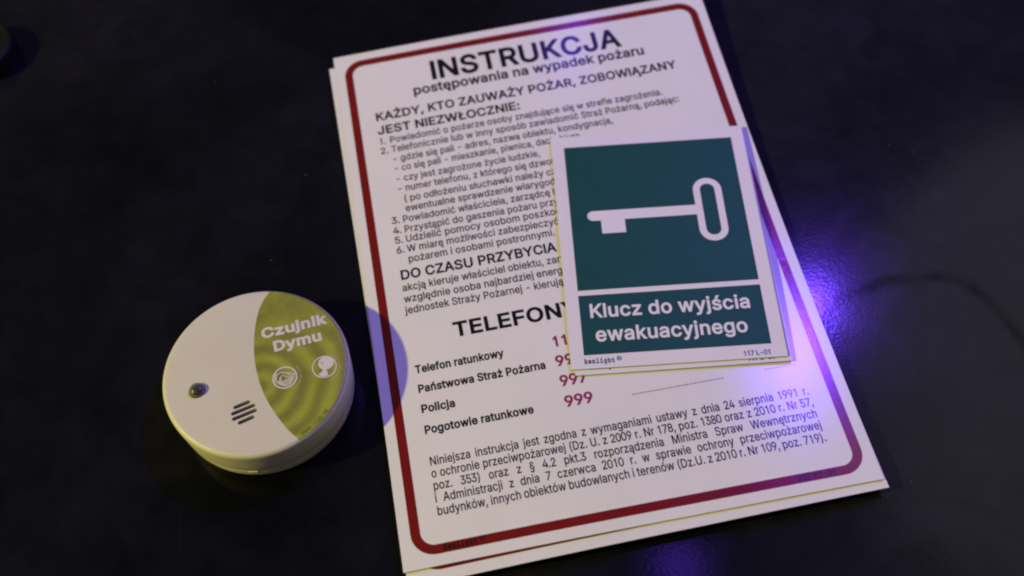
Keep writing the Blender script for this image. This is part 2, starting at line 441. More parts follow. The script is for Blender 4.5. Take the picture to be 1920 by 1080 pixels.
# ---------------------------------------------------------------- lettering
GLYPHS = {
 '(': (273, '89,207 101,324 132,441 177,539 236,539 191,428 161,313 151,207 160,115 188,16 236,-96 177,-96 139,-21 111,55 95,131'),
 ')': (273, '37,-96 86,18 113,116 122,207 112,313 82,428 37,539 97,539 142,441 173,323 184,207 178,130 161,53 134,-22 97,-96'),
 ',': (188, '38,-119 68,71 137,71 84,-119'),
 '-': (453, '337,244 337,188 114,188 114,244'),
 '.': (188, '95,-4 78,-1 63,9 53,24 50,41 53,59 63,73 78,83 95,87 113,83 128,73 138,59 141,41 138,24 128,9 113,-1'),
 '/': (249, '235,533 71,-76 14,-76 178,533'),
 '0': (453, '227,-7 174,1 130,24 95,62 69,113 53,178 48,254 53,330 69,395 95,447 130,484 174,508 227,516 279,508 323,484 358,447 384,395 400,330 405,254 400,178 384,113 359,62 323,24 279,1|227,50 261,56 290,74 313,103 330,144 340,194 344,254 340,314 330,365 313,405 290,435 261,453 227,460 192,453 163,435 140,405 123,365 113,314 109,254 113,194 123,144 140,103 163,74 192,56'),
 '1': (453, '76,0 76,55 391,55 391,0|276,509 276,0 212,0 212,448 209,448 86,358 86,427 198,509'),
 '2': (453, '64,0 64,47 234,229 282,282 311,327 320,371 317,397 308,419 293,436 273,449 224,460 196,457 172,447 153,433 139,413 130,390 127,362 66,362 71,405 86,442 111,473 143,496 182,511 225,516 268,511 306,497 337,474 361,445 376,411 381,372 371,318 336,259 267,180 153,60 153,57 389,57 389,0'),
 '3': (453, '218,-7 173,-3 133,10 98,30 70,57 52,91 44,132 109,132 115,107 126,87 144,71 165,59 219,50 275,61 297,74 315,93 325,116 329,145 326,172 316,196 299,217 275,234 242,244 201,248 157,248 157,299 288,448 288,452 70,452 70,509 372,509 372,461 211,278 211,289 264,288 308,276 344,253 371,222 387,186 393,145 387,103 370,66 344,36 309,12 266,-2'),
 '4': (453, '40,105 40,158 247,509 311,509 109,166 109,163 413,163 413,105|282,0 282,121 282,146 282,318 343,318 343,0'),
 '5': (453, '221,-7 178,-2 140,11 108,32 83,60 66,93 60,130 122,130 127,108 138,89 173,60 221,50 250,53 276,64 298,82 314,104 324,131 328,162 324,193 314,221 297,244 275,262 248,273 218,277 167,268 128,246 67,253 96,509 366,509 366,452 151,452 134,301 136,301 178,325 229,334 263,330 294,321 321,306 345,285 364,260 379,231 388,199 391,163 385,117 369,76 343,41 309,15 268,-1'),
 '6': (453, '226,-7 182,-1 142,15 109,40 84,74 69,115 64,162 68,199 80,239 137,340 252,509 322,509 151,261 145,261 165,288 196,307 235,314 278,309 316,295 346,271 370,240 384,201 389,157 384,112 368,73 343,39 310,14 271,-2|226,48 254,52 279,63 299,79 314,101 324,128 327,157 324,187 314,213 299,235 279,251 254,262 226,265 198,262 174,252 153,235 138,214 128,188 125,158 128,128 138,102 153,79 174,63 198,52'),
 '7': (453, '97,0 323,448 323,452 62,452 62,509 391,509 391,449 165,0'),
 '8': (453, '226,-7 178,-2 136,11 101,33 74,62 57,96 52,135 55,166 65,195 81,220 101,241 125,256 153,265 153,267 119,282 93,308 76,342 70,380 75,417 90,450 114,477 146,498 184,511 226,516 269,511 306,498 337,477 361,450 377,417 382,380 376,342 359,308 333,282 300,267 300,265 327,256 351,241 372,220 387,195 397,166 401,135 395,96 378,62 352,33 317,11 275,-2|226,49 258,52 285,60 307,74 323,91 333,113 337,139 333,165 322,189 305,208 283,223 256,232 226,235 196,232 169,223 147,208 130,189 119,165 115,139 119,113 129,91 145,74 167,60 195,52|226,290 274,300 293,313 307,330 316,351 319,376 316,399 308,420 294,437 275,449 226,460 177,449 159,437 145,420 136,399 133,376 136,351 145,330 159,313 178,300'),
 '9': (453, '226,516 271,510 310,494 343,468 368,434 384,393 389,347 385,309 373,270 315,168 200,0 130,0 301,248 307,248 287,221 257,202 218,195 175,199 137,214 106,237 83,269 68,307 64,352 69,397 85,436 110,469 143,494 182,510|226,460 199,457 174,446 154,429 138,407 129,381 125,352 129,322 138,295 154,274 174,257 199,247 226,243 254,247 279,257 299,273 314,295 324,321 327,350 324,381 314,407 299,429 279,446 254,457'),
 ':': (188, '95,-4 78,-1 63,9 53,24 50,41 53,59 63,73 78,83 95,87 113,83 128,73 138,59 141,41 138,24 128,9 113,-1|95,271 78,274 63,284 53,299 50,316 53,334 63,349 78,359 95,362 113,359 128,349 138,334 141,316 138,299 128,284 113,274'),
 'A': (480, '16,0 201,509 276,509 463,0 395,0 287,302 264,372 232,478 245,478 213,371 191,302 85,0|110,142 110,199 370,199 370,142'),
 'B': (456, '60,0 60,509 241,509 289,504 329,491 359,469 381,442 394,410 398,374 395,344 387,320 356,286 315,267 315,262 339,257 363,245 385,227 402,203 414,173 418,136 413,100 400,67 377,39 344,18 301,4 247,0|125,57 245,57 296,63 330,80 349,105 355,137 352,161 342,184 327,203 306,218 279,228 248,231 125,231|125,285 238,285 288,296 308,309 323,326 333,348 336,372 330,403 313,429 283,446 240,452 125,452'),
 'C': (510, '267,-7 205,1 150,25 104,63 70,115 48,179 40,254 48,329 70,393 104,445 150,484 205,508 267,516 340,504 373,490 402,471 427,447 448,418 463,385 473,348 408,348 389,395 357,428 315,449 267,456 223,450 184,432 150,403 125,364 109,314 103,254 109,194 125,145 151,105 184,76 223,59 267,53 315,60 357,81 389,114 408,160 473,160 463,124 448,91 428,62 402,38 373,19 341,5 305,-4'),
 'D': (502, '219,0 96,0 96,57 215,57 272,63 318,81 354,110 379,149 394,198 399,255 394,312 379,361 354,399 320,428 275,446 221,452 93,452 93,509 225,509 294,501 353,478 399,441 433,391 455,329 462,255 455,181 433,119 398,68 351,31 291,8|125,509 125,0 60,0 60,509'),
 'E': (419, '60,0 60,509 372,509 372,452 125,452 125,286 355,286 355,229 125,229 125,57 375,57 375,0'),
 'F': (410, '60,0 60,509 369,509 369,452 125,452 125,278 346,278 346,221 125,221 125,0'),
 'G': (520, '269,-7 205,1 149,25 104,64 69,116 47,179 40,254 47,329 69,393 103,445 149,484 203,508 265,516 304,513 340,504 374,489 403,469 429,445 449,416 465,384 474,349 408,349 387,393 356,427 315,448 265,456 222,450 183,432 150,404 125,364 109,314 103,254 109,194 125,145 151,105 184,76 224,59 269,53 309,57 345,71 374,93 396,123 410,160 415,202 434,199 283,199 283,256 478,256 478,200 471,141 451,91 419,50 377,19 326,0'),
 'H': (517, '60,0 60,509 125,509 125,289 392,289 392,509 457,509 457,0 392,0 392,232 125,232 125,0'),
 'I': (301, '31,0 31,57 118,57 118,452 31,452 31,509 269,509 269,452 183,452 183,57 269,57 269,0'),
 'J': (396, '185,-7 124,3 75,33 44,81 33,145 33,173 98,173 98,145 104,104 122,74 149,56 185,50 220,56 248,74 266,104 272,145 272,509 336,509 336,145 326,81 294,33 246,3'),
 'K': (467, '104,145 104,216 139,261 174,303 212,344 364,509 448,509 231,276 228,276|60,0 60,509 125,509 125,334 124,225 125,193 125,0|372,0 188,259 228,309 449,0'),
 'L': (393, '60,0 60,509 125,509 125,57 361,57 361,0'),
 'M': (628, '60,0 60,509 152,509 277,187 287,159 299,123 311,84 322,49 307,49 318,83 330,121 342,158 352,187 476,509 568,509 568,0 504,0 504,291 504,327 505,369 506,413 507,457 513,457 498,409 482,363 467,322 456,291 342,0 286,0 170,291 159,321 145,361 129,408 112,457 119,457 120,416 121,372 122,328 122,291 122,0'),
 'N': (523, '60,0 60,509 136,509 343,183 363,151 388,107 414,55 405,54 401,108 399,157 399,195 399,509 463,509 463,0 387,0 202,290 177,331 148,381 108,452 119,454 122,384 124,328 125,291 125,0'),
 'O': (533, '267,-7 205,1 150,25 105,63 70,115 48,179 40,254 48,329 70,393 105,445 150,484 205,508 267,516 329,508 384,484 429,445 464,393 486,329 493,254 486,179 464,115 429,63 384,25 329,1|267,53 310,59 349,76 383,105 408,144 425,194 430,254 425,314 408,365 383,404 349,433 310,450 267,456 223,450 184,433 151,404 125,364 109,314 103,254 109,194 125,144 151,105 184,76 223,59'),
 'P': (445, '60,0 60,509 235,509 289,503 332,487 366,462 390,430 404,391 409,348 404,304 390,265 366,233 332,207 289,191 235,186 109,186 109,242 233,242 269,246 297,256 318,272 333,294 342,319 344,348 342,376 333,402 318,423 297,439 268,449 232,452 125,452 125,0'),
 'Q': (533, '245,159 313,159 369,85 384,65 468,-48 401,-48 346,27 331,46|267,-7 205,1 150,25 105,63 70,115 48,179 40,254 48,329 70,393 105,445 150,484 205,508 267,516 329,508 384,484 429,445 464,393 486,329 493,254 486,179 464,115 429,63 384,25 329,1|267,53 310,59 349,76 383,105 408,144 425,194 430,254 425,314 408,365 383,404 349,433 310,450 267,456 223,450 184,433 151,404 125,364 109,314 103,254 109,194 125,144 151,105 184,76 223,59'),
 'R': (449, '60,0 60,509 236,509 290,504 333,489 367,465 390,433 405,395 409,352 405,309 390,271 367,240 333,217 289,203 236,198 96,198 96,255 234,255 269,258 298,267 319,281 334,300 342,324 345,352 342,380 334,405 319,425 298,440 269,449 233,452 125,452 125,0|353,0 230,229 303,229 428,0'),
 'S': (447, '224,-9 172,-4 128,9 91,31 64,60 46,96 38,137 104,137 110,110 123,88 142,71 166,59 224,49 257,52 286,60 311,74 329,92 341,114 346,139 342,161 332,179 296,205 245,222 184,239 128,260 86,289 60,326 52,372 58,413 75,448 102,476 138,498 180,511 227,516 275,511 316,498 351,476 377,449 394,415 401,378 337,378 326,412 302,437 267,453 225,459 194,456 167,448 145,435 129,418 118,398 115,376 119,352 131,334 169,308 212,293 264,279 312,264 359,238 395,198 405,171 408,139 403,99 386,64 360,34 323,11 278,-4'),
 'T': (449, '32,452 32,509 417,509 417,452 257,452 257,0 193,0 193,452'),
 'U': (517, '259,-8 203,-2 154,15 114,43 85,80 66,124 60,173 60,509 124,509 124,178 128,144 141,113 160,87 187,68 220,56 259,52 298,56 331,68 357,87 377,113 389,144 393,178 393,509 457,509 457,173 451,124 433,80 403,43 363,15 315,-2'),
 'V': (480, '204,0 16,509 84,509 192,206 215,137 248,31 235,31 267,138 290,206 395,509 463,509 278,0'),
 'W': (686, '155,0 16,509 82,509 163,196 175,145 187,94 197,40 189,40 200,94 211,145 224,196 306,509 380,509 462,196 474,145 486,94 497,40 488,40 499,94 510,145 523,196 603,509 670,509 530,0 455,0 368,323 351,391 336,475 350,475 335,395 318,323 230,0'),
 'X': (474, '18,0 217,284 217,236 29,509 104,509 178,400 204,361 223,329 243,292 232,292 252,329 272,361 298,400 374,509 446,509 259,239 259,287 456,0 382,0 292,129 268,165 250,195 230,231 244,231 225,196 206,166 182,129 91,0'),
 'Y': (472, '203,0 203,208 16,509 91,509 192,344 222,292 250,230 224,230 251,293 280,344 381,509 455,509 268,208 268,0'),
 'Z': (438, '42,0 42,46 273,385 306,431 341,476 348,454 285,452 223,452 40,452 40,509 397,509 397,462 169,129 134,81 97,33 90,54 152,57 214,57 399,57 399,0'),
 'a': (389, '160,-9 126,-5 94,5 68,22 48,45 35,73 30,108 34,138 43,161 58,179 78,193 125,211 178,220 234,227 265,235 273,243 276,255 276,257 267,297 240,322 196,331 149,322 118,301 100,274 41,291 57,322 79,346 104,364 133,375 194,384 239,379 286,360 306,343 322,320 333,290 337,251 337,0 277,0 277,52 272,52 252,25 215,1|170,45 202,49 228,59 248,74 263,93 272,115 276,138 276,190 259,182 231,176 200,171 175,168 134,159 103,139 95,124 92,105 102,72 130,52'),
 'b': (424, '229,-8 198,-5 172,4 138,31 118,59 112,59 112,0 53,0 53,509 114,509 114,319 118,319 137,346 171,373 197,381 229,384 274,378 313,361 345,332 370,293 385,245 390,189 385,133 370,84 346,45 313,16 274,-2|220,47 253,51 279,66 301,88 316,117 325,151 328,189 325,227 316,261 301,290 280,311 253,325 220,330 188,325 161,312 140,291 125,263 116,229 113,189 116,150 125,115 140,86 162,65 188,51'),
 'c': (396, '207,-8 159,-2 117,16 82,46 56,85 40,133 34,187 40,243 56,291 82,330 117,360 159,378 207,384 260,377 305,356 340,322 362,277 303,262 290,289 270,311 242,325 207,330 173,325 145,310 124,287 108,258 99,224 96,187 99,151 108,117 124,89 145,66 173,51 207,46 243,52 271,66 292,89 304,117 363,102 341,56 306,21 261,-1'),
 'd': (424, '195,-8 151,-2 111,16 79,45 55,84 39,133 34,189 39,245 55,293 79,332 112,361 151,378 196,384 228,381 253,373 287,346 306,319 311,319 311,509 372,509 372,0 313,0 313,59 307,59 287,31 252,4 227,-5|205,47 236,51 263,65 284,86 299,115 309,150 312,189 309,229 300,263 284,291 263,312 237,325 205,330 172,325 145,311 124,290 108,261 99,227 96,189 99,151 109,117 124,88 145,66 172,51'),
 'e': (404, '212,-8 161,-2 117,16 82,46 56,85 40,132 34,187 39,242 55,290 81,329 115,359 157,378 205,384 266,374 294,361 319,341 341,315 357,282 368,242 371,194 371,169 75,169 75,221 338,221 310,202 307,237 298,269 283,294 263,314 237,326 205,330 173,326 146,313 125,294 109,270 99,241 96,211 96,178 100,139 110,106 128,80 151,61 179,50 212,46 254,53 285,73 306,105 365,91 353,63 335,39 311,19 283,4 249,-5'),
 'f': (254, '228,379 228,327 6,327 6,379|81,0 81,432 84,461 96,486 113,505 135,519 187,530 222,527 243,521 227,468 215,472 195,474 171,470 154,460 145,443 142,419 142,0'),
 'g': (425, '207,-151 168,-148 134,-140 82,-110 51,-69 101,-41 122,-66 154,-88 207,-97 249,-92 282,-75 304,-47 311,-6 311,68 306,68 287,41 252,16 227,8 195,5 152,10 113,27 80,53 55,90 39,136 34,191 39,246 55,293 80,332 112,361 152,378 196,384 228,382 253,373 288,346 308,319 313,319 313,379 372,379 372,-9 367,-54 350,-90 324,-117 291,-136 251,-147|205,59 237,63 264,75 285,95 300,121 309,154 312,193 309,231 300,264 285,291 264,312 237,325 205,330 172,325 145,312 124,290 109,262 99,229 96,193 99,155 109,123 124,96 145,76 172,63'),
 'h': (410, '114,227 114,0 53,0 53,509 114,509 114,287 102,287 124,332 152,362 187,379 227,384 264,380 295,369 321,349 341,321 353,285 357,240 357,0 296,0 296,235 290,275 273,304 246,323 210,329 184,326 161,317 141,303 126,283 117,257'),
 'i': (167, '53,0 53,379 114,379 114,0|84,443 67,446 54,455 44,468 41,483 44,499 54,512 67,521 84,524 100,521 114,512 123,499 126,483 123,468 114,455 100,446'),
 'j': (167, '53,379 114,379 114,-30 111,-63 102,-90 86,-113 65,-129 37,-139 4,-143 -10,-143 -10,-87 2,-87 25,-83 40,-72 50,-54 53,-29|83,443 67,446 53,455 44,468 41,483 44,499 53,512 67,521 83,524 100,521 114,512 123,499 126,483 123,468 114,455 100,446'),
 'k': (381, '110,137 110,212 121,212 284,379 360,379 184,199 177,199|53,0 53,509 114,509 114,0|294,0 148,186 191,229 372,0'),
 'l': (189, '139,-2 101,3 74,20 58,47 53,84 53,509 114,509 114,99 120,62 130,54 146,52 160,53 170,54 181,3 162,-1'),
 'm': (610, '53,0 53,379 112,379 112,295 108,295 118,323 132,346 172,376 219,386 257,380 287,361 309,331 321,295 312,295 322,321 337,343 381,375 437,386 468,383 497,372 522,354 541,328 553,296 557,255 557,0 496,0 496,254 490,289 473,313 447,326 419,330 395,328 374,320 345,290 335,247 335,0 274,0 274,260 269,288 253,311 229,326 199,330 158,320 140,307 126,289 117,266 114,238 114,0'),
 'n': (410, '114,227 114,0 53,0 53,379 112,379 112,287 102,287 124,332 152,362 187,379 227,384 264,380 295,369 321,349 341,321 353,285 357,240 357,0 296,0 296,235 290,275 273,304 246,323 210,329 184,326 161,317 141,303 126,283 117,257'),
 'o': (415, '207,-8 159,-2 117,16 82,46 56,85 40,133 34,187 40,243 56,291 82,330 117,360 159,378 207,384 256,378 299,360 333,330 359,291 376,243 381,187 376,133 359,85 333,46 299,16 256,-2|207,46 242,51 270,66 292,89 307,117 316,151 319,187 316,224 307,258 292,287 270,310 242,325 207,330 173,325 145,310 124,287 108,258 99,224 96,187 99,151 108,117 124,89 145,66 173,51'),
 'p': (424, '53,-143 53,379 112,379 112,319 118,319 137,346 171,373 197,381 229,384 274,378 313,361 345,332 370,293 385,245 390,189 385,133 370,84 346,45 313,16 274,-2 229,-8 198,-5 173,4 138,31 118,59 114,59 114,-143|220,47 253,51 279,66 301,88 316,117 325,151 328,189 325,227 316,261 301,290 280,311 253,325 220,330 188,325 161,312 140,291 125,263 116,229 113,189 116,150 125,115 140,86 162,65 188,51'),
 'q': (424, '372,-143 311,-143 311,59 306,59 287,31 252,4 227,-5 195,-8 151,-2 111,16 79,45 55,84 39,133 34,189 39,245 55,293 79,332 112,361 151,378 196,384 228,381 253,373 287,346 307,319 313,319 313,379 372,379|205,47 236,51 263,65 284,86 299,115 309,150 312,189 309,229 300,263 284,291 263,312 237,325 205,330 172,325 145,311 124,290 108,261 99,227 96,189 99,151 109,117 124,88 145,66 172,51'),
 'r': (259, '53,0 53,379 112,379 112,321 115,321 130,347 152,367 181,380 213,385 229,384 243,384 243,322 230,324 207,326 182,323 159,315 140,301 126,284 117,262 114,237 114,0'),
 's': (365, '182,-8 145,-5 112,3 84,18 62,38 45,63 36,94 94,107 105,79 124,60 150,49 181,45 217,50 244,62 262,81 268,103 265,121 254,136 237,147 212,155 149,170 104,186 72,208 53,237 47,274 51,305 65,332 87,354 115,370 149,381 187,384 223,381 254,372 279,358 299,339 324,290 268,277 258,298 243,316 219,328 187,333 156,329 131,317 114,299 109,277 112,258 124,243 172,223 229,209 275,194 306,171 325,142 331,107 326,75 312,47 290,24 260,6 223,-5'),
 't': (227, '204,379 204,327 6,327 6,379|65,471 126,471 126,98 128,76 136,61 150,53 170,50 185,51 202,54 213,2 192,-3 168,-4 125,2 92,21 72,52 65,93'),
 'u': (410, '182,-5 146,-1 115,11 89,31 69,59 57,95 53,139 53,379 114,379 114,144 119,105 137,75 164,56 200,50 226,53 249,62 268,77 283,97 293,122 296,153 296,379 357,379 357,0 298,0 298,92 307,92 286,47 257,17 222,0'),
 'v': (389, '163,0 17,379 84,379 165,155 187,87 206,21 184,21 203,87 224,155 305,379 371,379 226,0'),
 'w': (567, '138,0 23,379 87,379 133,214 154,137 175,41 165,41 186,135 206,214 252,379 316,379 362,214 382,136 402,41 391,41 413,135 434,214 480,379 545,379 429,0 368,0 319,172 305,225 291,280 277,338 291,338 277,280 263,225 248,172 199,0'),
 'x': (379, '21,0 171,218 171,171 29,379 100,379 147,306 179,253 207,206 175,206 202,253 233,306 282,379 352,379 209,169 209,214 358,0 287,0 231,85 200,136 173,182 205,182 178,136 148,85 91,0'),
 'y': (389, '47,-139 61,-86 71,-87 104,-89 130,-74 151,-36 163,-1 17,379 84,379 165,155 187,87 206,21 184,21 202,87 224,155 305,379 371,379 204,-58 177,-107 139,-136 91,-145 65,-143'),
 'z': (380, '42,0 42,46 254,320 254,323 48,323 48,379 333,379 333,331 126,60 126,56 339,56 339,0'),
 '§': (395, '191,-103 155,-100 124,-90 99,-75 79,-53 65,-27 55,4 111,17 121,-11 137,-32 160,-46 192,-51 221,-47 243,-37 258,-20 263,4 254,36 234,57 210,72 113,128 75,159 49,196 40,237 50,277 76,310 95,320 117,324 118,326 84,364 76,386 73,411 82,454 108,487 148,508 199,516 249,508 286,487 313,453 330,407 278,395 251,445 231,459 201,463 172,459 150,448 136,431 132,409 140,378 161,356 186,340 282,283 321,252 346,215 354,176 344,136 317,104 278,89 277,87 303,62 318,34 323,2 319,-28 306,-54 287,-75 260,-90 228,-100|235,119 261,118 288,136 297,152 300,172 294,198 279,221 253,240 156,296 130,297 105,278 98,262 95,242 100,216 116,193 143,173'),
 '®': (463, '231,118 192,122 154,134 121,152 91,177 67,206 48,240 37,277 33,317 37,357 48,394 67,428 91,457 121,482 154,500 192,512 231,516 271,512 309,500 343,482 372,457 396,428 415,394 426,357 430,317 426,277 415,240 396,206 372,177 343,152 309,134 271,122|231,166 271,171 307,187 338,210 362,241 377,277 382,317 377,357 362,393 338,423 307,447 271,462 231,467 192,462 156,447 125,423 101,393 86,357 81,317 86,277 101,241 125,210 156,187 192,171|273,226 228,312 273,312 319,226|161,226 161,409 253,409 279,402 302,383 311,350 302,316 278,295 250,287 185,287 185,319 239,319 257,327 267,350 264,364 257,372 239,378 203,378 203,226'),
 'ó': (415, '207,-8 159,-2 117,16 82,46 56,85 40,133 34,187 40,243 56,291 82,330 117,360 159,378 207,384 256,378 299,360 333,330 359,291 376,243 381,187 376,133 359,85 333,46 299,16 256,-2|207,46 242,51 270,66 292,89 307,117 316,151 319,187 316,224 307,258 292,287 270,310 242,325 207,330 173,325 145,310 124,287 108,258 99,224 96,187 99,151 108,117 124,89 145,66 173,51|181,429 228,529 297,529 231,429'),
 'Ą': (480, '16,0 201,509 276,509 463,0 395,0 287,302 264,372 232,478 245,478 213,371 191,302 85,0|110,142 110,199 370,199 370,142|424,-148 394,-144 368,-131 351,-111 345,-82 349,-57 361,-34 403,6 463,0 423,-34 411,-51 407,-70 414,-90 435,-97 452,-94 466,-88 484,-133 459,-143'),
 'ą': (389, '160,-9 126,-5 94,5 68,22 48,45 35,73 30,108 34,138 43,161 58,179 78,193 125,211 178,220 234,227 265,235 273,243 276,255 276,257 267,297 240,322 196,331 149,322 118,301 100,274 41,291 57,322 79,346 104,364 133,375 194,384 239,379 286,360 306,343 322,320 333,290 337,251 337,0 277,0 277,52 272,52 252,25 215,1|170,45 202,49 228,59 248,74 263,93 272,115 276,138 276,190 259,182 231,176 200,171 175,168 134,159 103,139 95,124 92,105 102,72 130,52|297,-145 267,-141 242,-128 224,-108 219,-79 222,-56 234,-34 276,5 337,0 297,-32 284,-48 280,-68 287,-87 308,-94 326,-91 339,-86 357,-130 332,-140'),
 'ć': (396, '207,-8 159,-2 117,16 82,46 56,85 40,133 34,187 40,243 56,291 82,330 117,360 159,378 207,384 260,377 305,356 340,322 362,277 303,262 290,289 270,311 242,325 207,330 173,325 145,310 124,287 108,258 99,224 96,187 99,151 108,117 124,89 145,66 173,51 207,46 243,52 271,66 292,89 304,117 363,102 341,56 306,21 261,-1|181,429 228,529 297,529 231,429'),
 'Ę': (419, '60,0 60,509 372,509 372,452 125,452 125,286 355,286 355,229 125,229 125,57 375,57 375,0|336,-148 306,-144 280,-131 263,-111 257,-82 261,-58 273,-35 292,-13 318,7 376,0 336,-33 323,-51 319,-70 326,-90 347,-97 364,-94 378,-88 396,-133 371,-143'),
 'ę': (404, '212,-8 161,-2 117,16 82,46 56,85 40,132 34,187 39,242 55,290 81,329 115,359 157,378 205,384 266,374 294,361 319,341 341,315 357,282 368,242 371,194 371,169 75,169 75,221 338,221 310,202 307,237 298,269 283,294 263,314 237,326 205,330 173,326 146,313 125,294 109,270 99,241 96,211 96,178 100,139 110,106 128,80 151,61 179,50 212,46 254,53 285,73 306,105 365,91 353,63 335,39 311,19 283,4 249,-5|299,-148 268,-144 243,-131 225,-111 220,-82 223,-58 234,-33 249,-9 269,17 365,91 342,38 314,-4 290,-39 281,-70 288,-90 310,-97 327,-94 341,-88 358,-133 334,-143'),
 'Ł': (414, '81,0 81,509 145,509 145,57 382,57 382,0|16,173 16,237 270,384 270,319'),
 'ł': (207, '151,-2 112,3 85,20 69,47 64,84 64,509 125,509 125,99 131,62 141,54 157,52 172,53 181,54 192,3 173,-1|6,225 6,280 183,382 183,328'),
 'Ń': (523, '60,0 60,509 136,509 343,183 363,151 388,107 414,55 405,54 401,108 399,157 399,195 399,509 463,509 463,0 387,0 202,290 177,331 148,381 108,452 119,454 122,384 124,328 125,291 125,0|235,558 283,659 351,659 285,558'),
 'ń': (410, '114,227 114,0 53,0 53,379 112,379 112,287 102,287 124,332 152,362 187,379 227,384 264,380 295,369 321,349 341,321 353,285 357,240 357,0 296,0 296,235 290,275 273,304 246,323 210,329 184,326 161,317 141,303 126,283 117,257|178,429 226,529 294,529 228,429'),
 'Ś': (447, '224,-9 172,-4 128,9 91,31 64,60 46,96 38,137 104,137 110,110 123,88 142,71 166,59 224,49 257,52 286,60 311,74 329,92 341,114 346,139 342,161 332,179 296,205 245,222 184,239 128,260 86,289 60,326 52,372 58,413 75,448 102,476 138,498 180,511 227,516 275,511 316,498 351,476 377,449 394,415 401,378 337,378 326,412 302,437 267,453 225,459 194,456 167,448 145,435 129,418 118,398 115,376 119,352 131,334 169,308 212,293 264,279 312,264 359,238 395,198 405,171 408,139 403,99 386,64 360,34 323,11 278,-4|196,558 244,659 312,659 246,558'),
 'ś': (365, '182,-8 145,-5 112,3 84,18 62,38 45,63 36,94 94,107 105,79 124,60 150,49 181,45 217,50 244,62 262,81 268,103 265,121 254,136 237,147 212,155 149,170 104,186 72,208 53,237 47,274 51,305 65,332 87,354 115,370 149,381 187,384 223,381 254,372 279,358 299,339 324,290 268,277 258,298 243,316 219,328 187,333 156,329 131,317 114,299 109,277 112,258 124,243 172,223 229,209 275,194 306,171 325,142 331,107 326,75 312,47 290,24 260,6 223,-5|159,429 207,529 276,529 210,429'),
 'ź': (380, '42,0 42,46 254,320 254,323 48,323 48,379 333,379 333,331 126,60 126,56 339,56 339,0|160,429 208,529 276,529 210,429'),
 'Ż': (438, '42,0 42,46 273,385 306,431 341,476 348,454 285,452 223,452 40,452 40,509 397,509 397,462 169,129 134,81 97,33 90,54 152,57 214,57 399,57 399,0|219,572 203,575 189,584 180,597 177,612 180,628 189,641 203,650 219,653 236,650 249,641 259,628 262,612 259,597 249,584 236,575'),
 'ż': (380, '42,0 42,46 254,320 254,323 48,323 48,379 333,379 333,331 126,60 126,56 339,56 339,0|187,443 171,446 157,455 148,468 144,483 148,499 157,512 171,521 187,524 203,521 217,512 226,499 229,483 226,468 217,455 203,446'),
 ' ': (188, ''),
}
SLAB = {
 'k': (455, '62,0 42,6 36,24 38,36 45,43 77,46 93,46 93,382 79,382 45,386 38,393 35,406 41,423 61,429 124,429 138,426 142,416 142,181 237,260 221,270 216,283 223,298 244,303 333,303 352,297 359,281 353,265 336,259 297,251 257,224 208,181 331,46 360,46 380,42 386,24 380,6 360,0 271,0 251,5 244,21 250,36 269,46 172,152 142,126 142,29 137,7 123,0'),
 'e': (455, '199,-8 152,-3 112,12 79,36 54,67 39,107 34,152 40,197 56,235 82,267 116,291 158,306 206,311 250,306 288,292 321,269 345,240 361,206 366,167 363,149 354,140 320,136 91,136 101,94 124,63 158,45 203,38 252,46 302,66 342,79 358,73 365,58 361,46 349,34 309,13 255,-2|93,179 306,179 296,215 274,242 243,260 206,266 166,260 132,243 107,216'),
 'n': (455, '62,0 42,6 35,24 37,35 44,42 73,46 80,46 80,257 65,257 42,262 35,280 37,292 44,299 81,303 111,303 125,300 130,289 130,267 177,300 226,311 268,303 303,281 325,244 332,194 332,46 347,46 370,41 378,24 369,5 343,0 271,0 245,4 238,24 245,42 271,46 281,46 281,182 274,226 252,252 214,261 173,250 141,222 132,204 129,183 129,46 143,46 168,42 175,24 168,4 140,0'),
 'l': (455, '88,0 68,6 62,24 69,41 89,46 180,46 180,382 124,382 85,388 77,406 83,423 103,429 211,429 225,426 230,416 230,46 332,46 350,41 357,24 351,5 330,0'),
 'i': (455, '206,365 178,371 171,398 174,433 184,448 206,451 224,449 233,443 239,407 234,373|81,0 62,6 55,24 62,41 83,46 183,46 183,257 119,257 98,262 91,280 98,297 118,303 214,303 228,300 232,289 232,46 338,46 356,41 363,24 357,5 336,0'),
 'g': (455, '185,-131 131,-123 113,-101 122,-83 142,-75 156,-76 170,-78 197,-80 238,-74 265,-57 281,-27 286,19 286,58 242,25 186,13 147,18 113,32 84,55 62,84 49,120 44,159 49,198 63,233 86,262 115,284 150,299 189,304 237,294 285,266 285,289 290,300 304,303 354,303 374,297 380,280 371,262 341,257 335,257 335,10 329,-52 310,-89 274,-113 235,-127|193,64 232,70 263,90 283,121 290,159 283,197 263,228 232,248 193,255 155,248 124,228 102,198 95,159 102,121 123,91 154,71'),
 'h': (455, '60,0 40,6 34,24 36,35 43,42 72,46 79,46 79,382 42,388 34,406 40,423 60,429 109,429 124,426 128,416 128,267 176,300 224,311 267,303 302,281 324,244 332,194 332,46 346,46 369,41 377,24 370,6 351,0 263,0 243,5 237,24 244,42 269,46 282,46 282,182 277,217 264,241 242,256 213,261 171,251 140,223 131,204 128,182 128,46 142,46 166,42 173,24 168,5 147,0'),
 't': (455, '227,-6 182,-1 147,16 123,43 114,72 111,119 111,238 56,238 36,244 30,261 32,274 40,281 75,285 111,285 111,369 117,390 136,397 151,394 158,387 163,351 163,285 291,285 315,279 322,261 315,244 295,238 162,238 162,129 168,75 176,59 188,49 224,42 257,46 294,59 347,77 363,70 369,53 366,42 354,31 316,12 269,-1'),
}
GLYPHS['I'] = (150, '43,0 43,509 107,509 107,0')
GLYPHS['l'] = (150, '44,0 44,509 105,509 105,0')
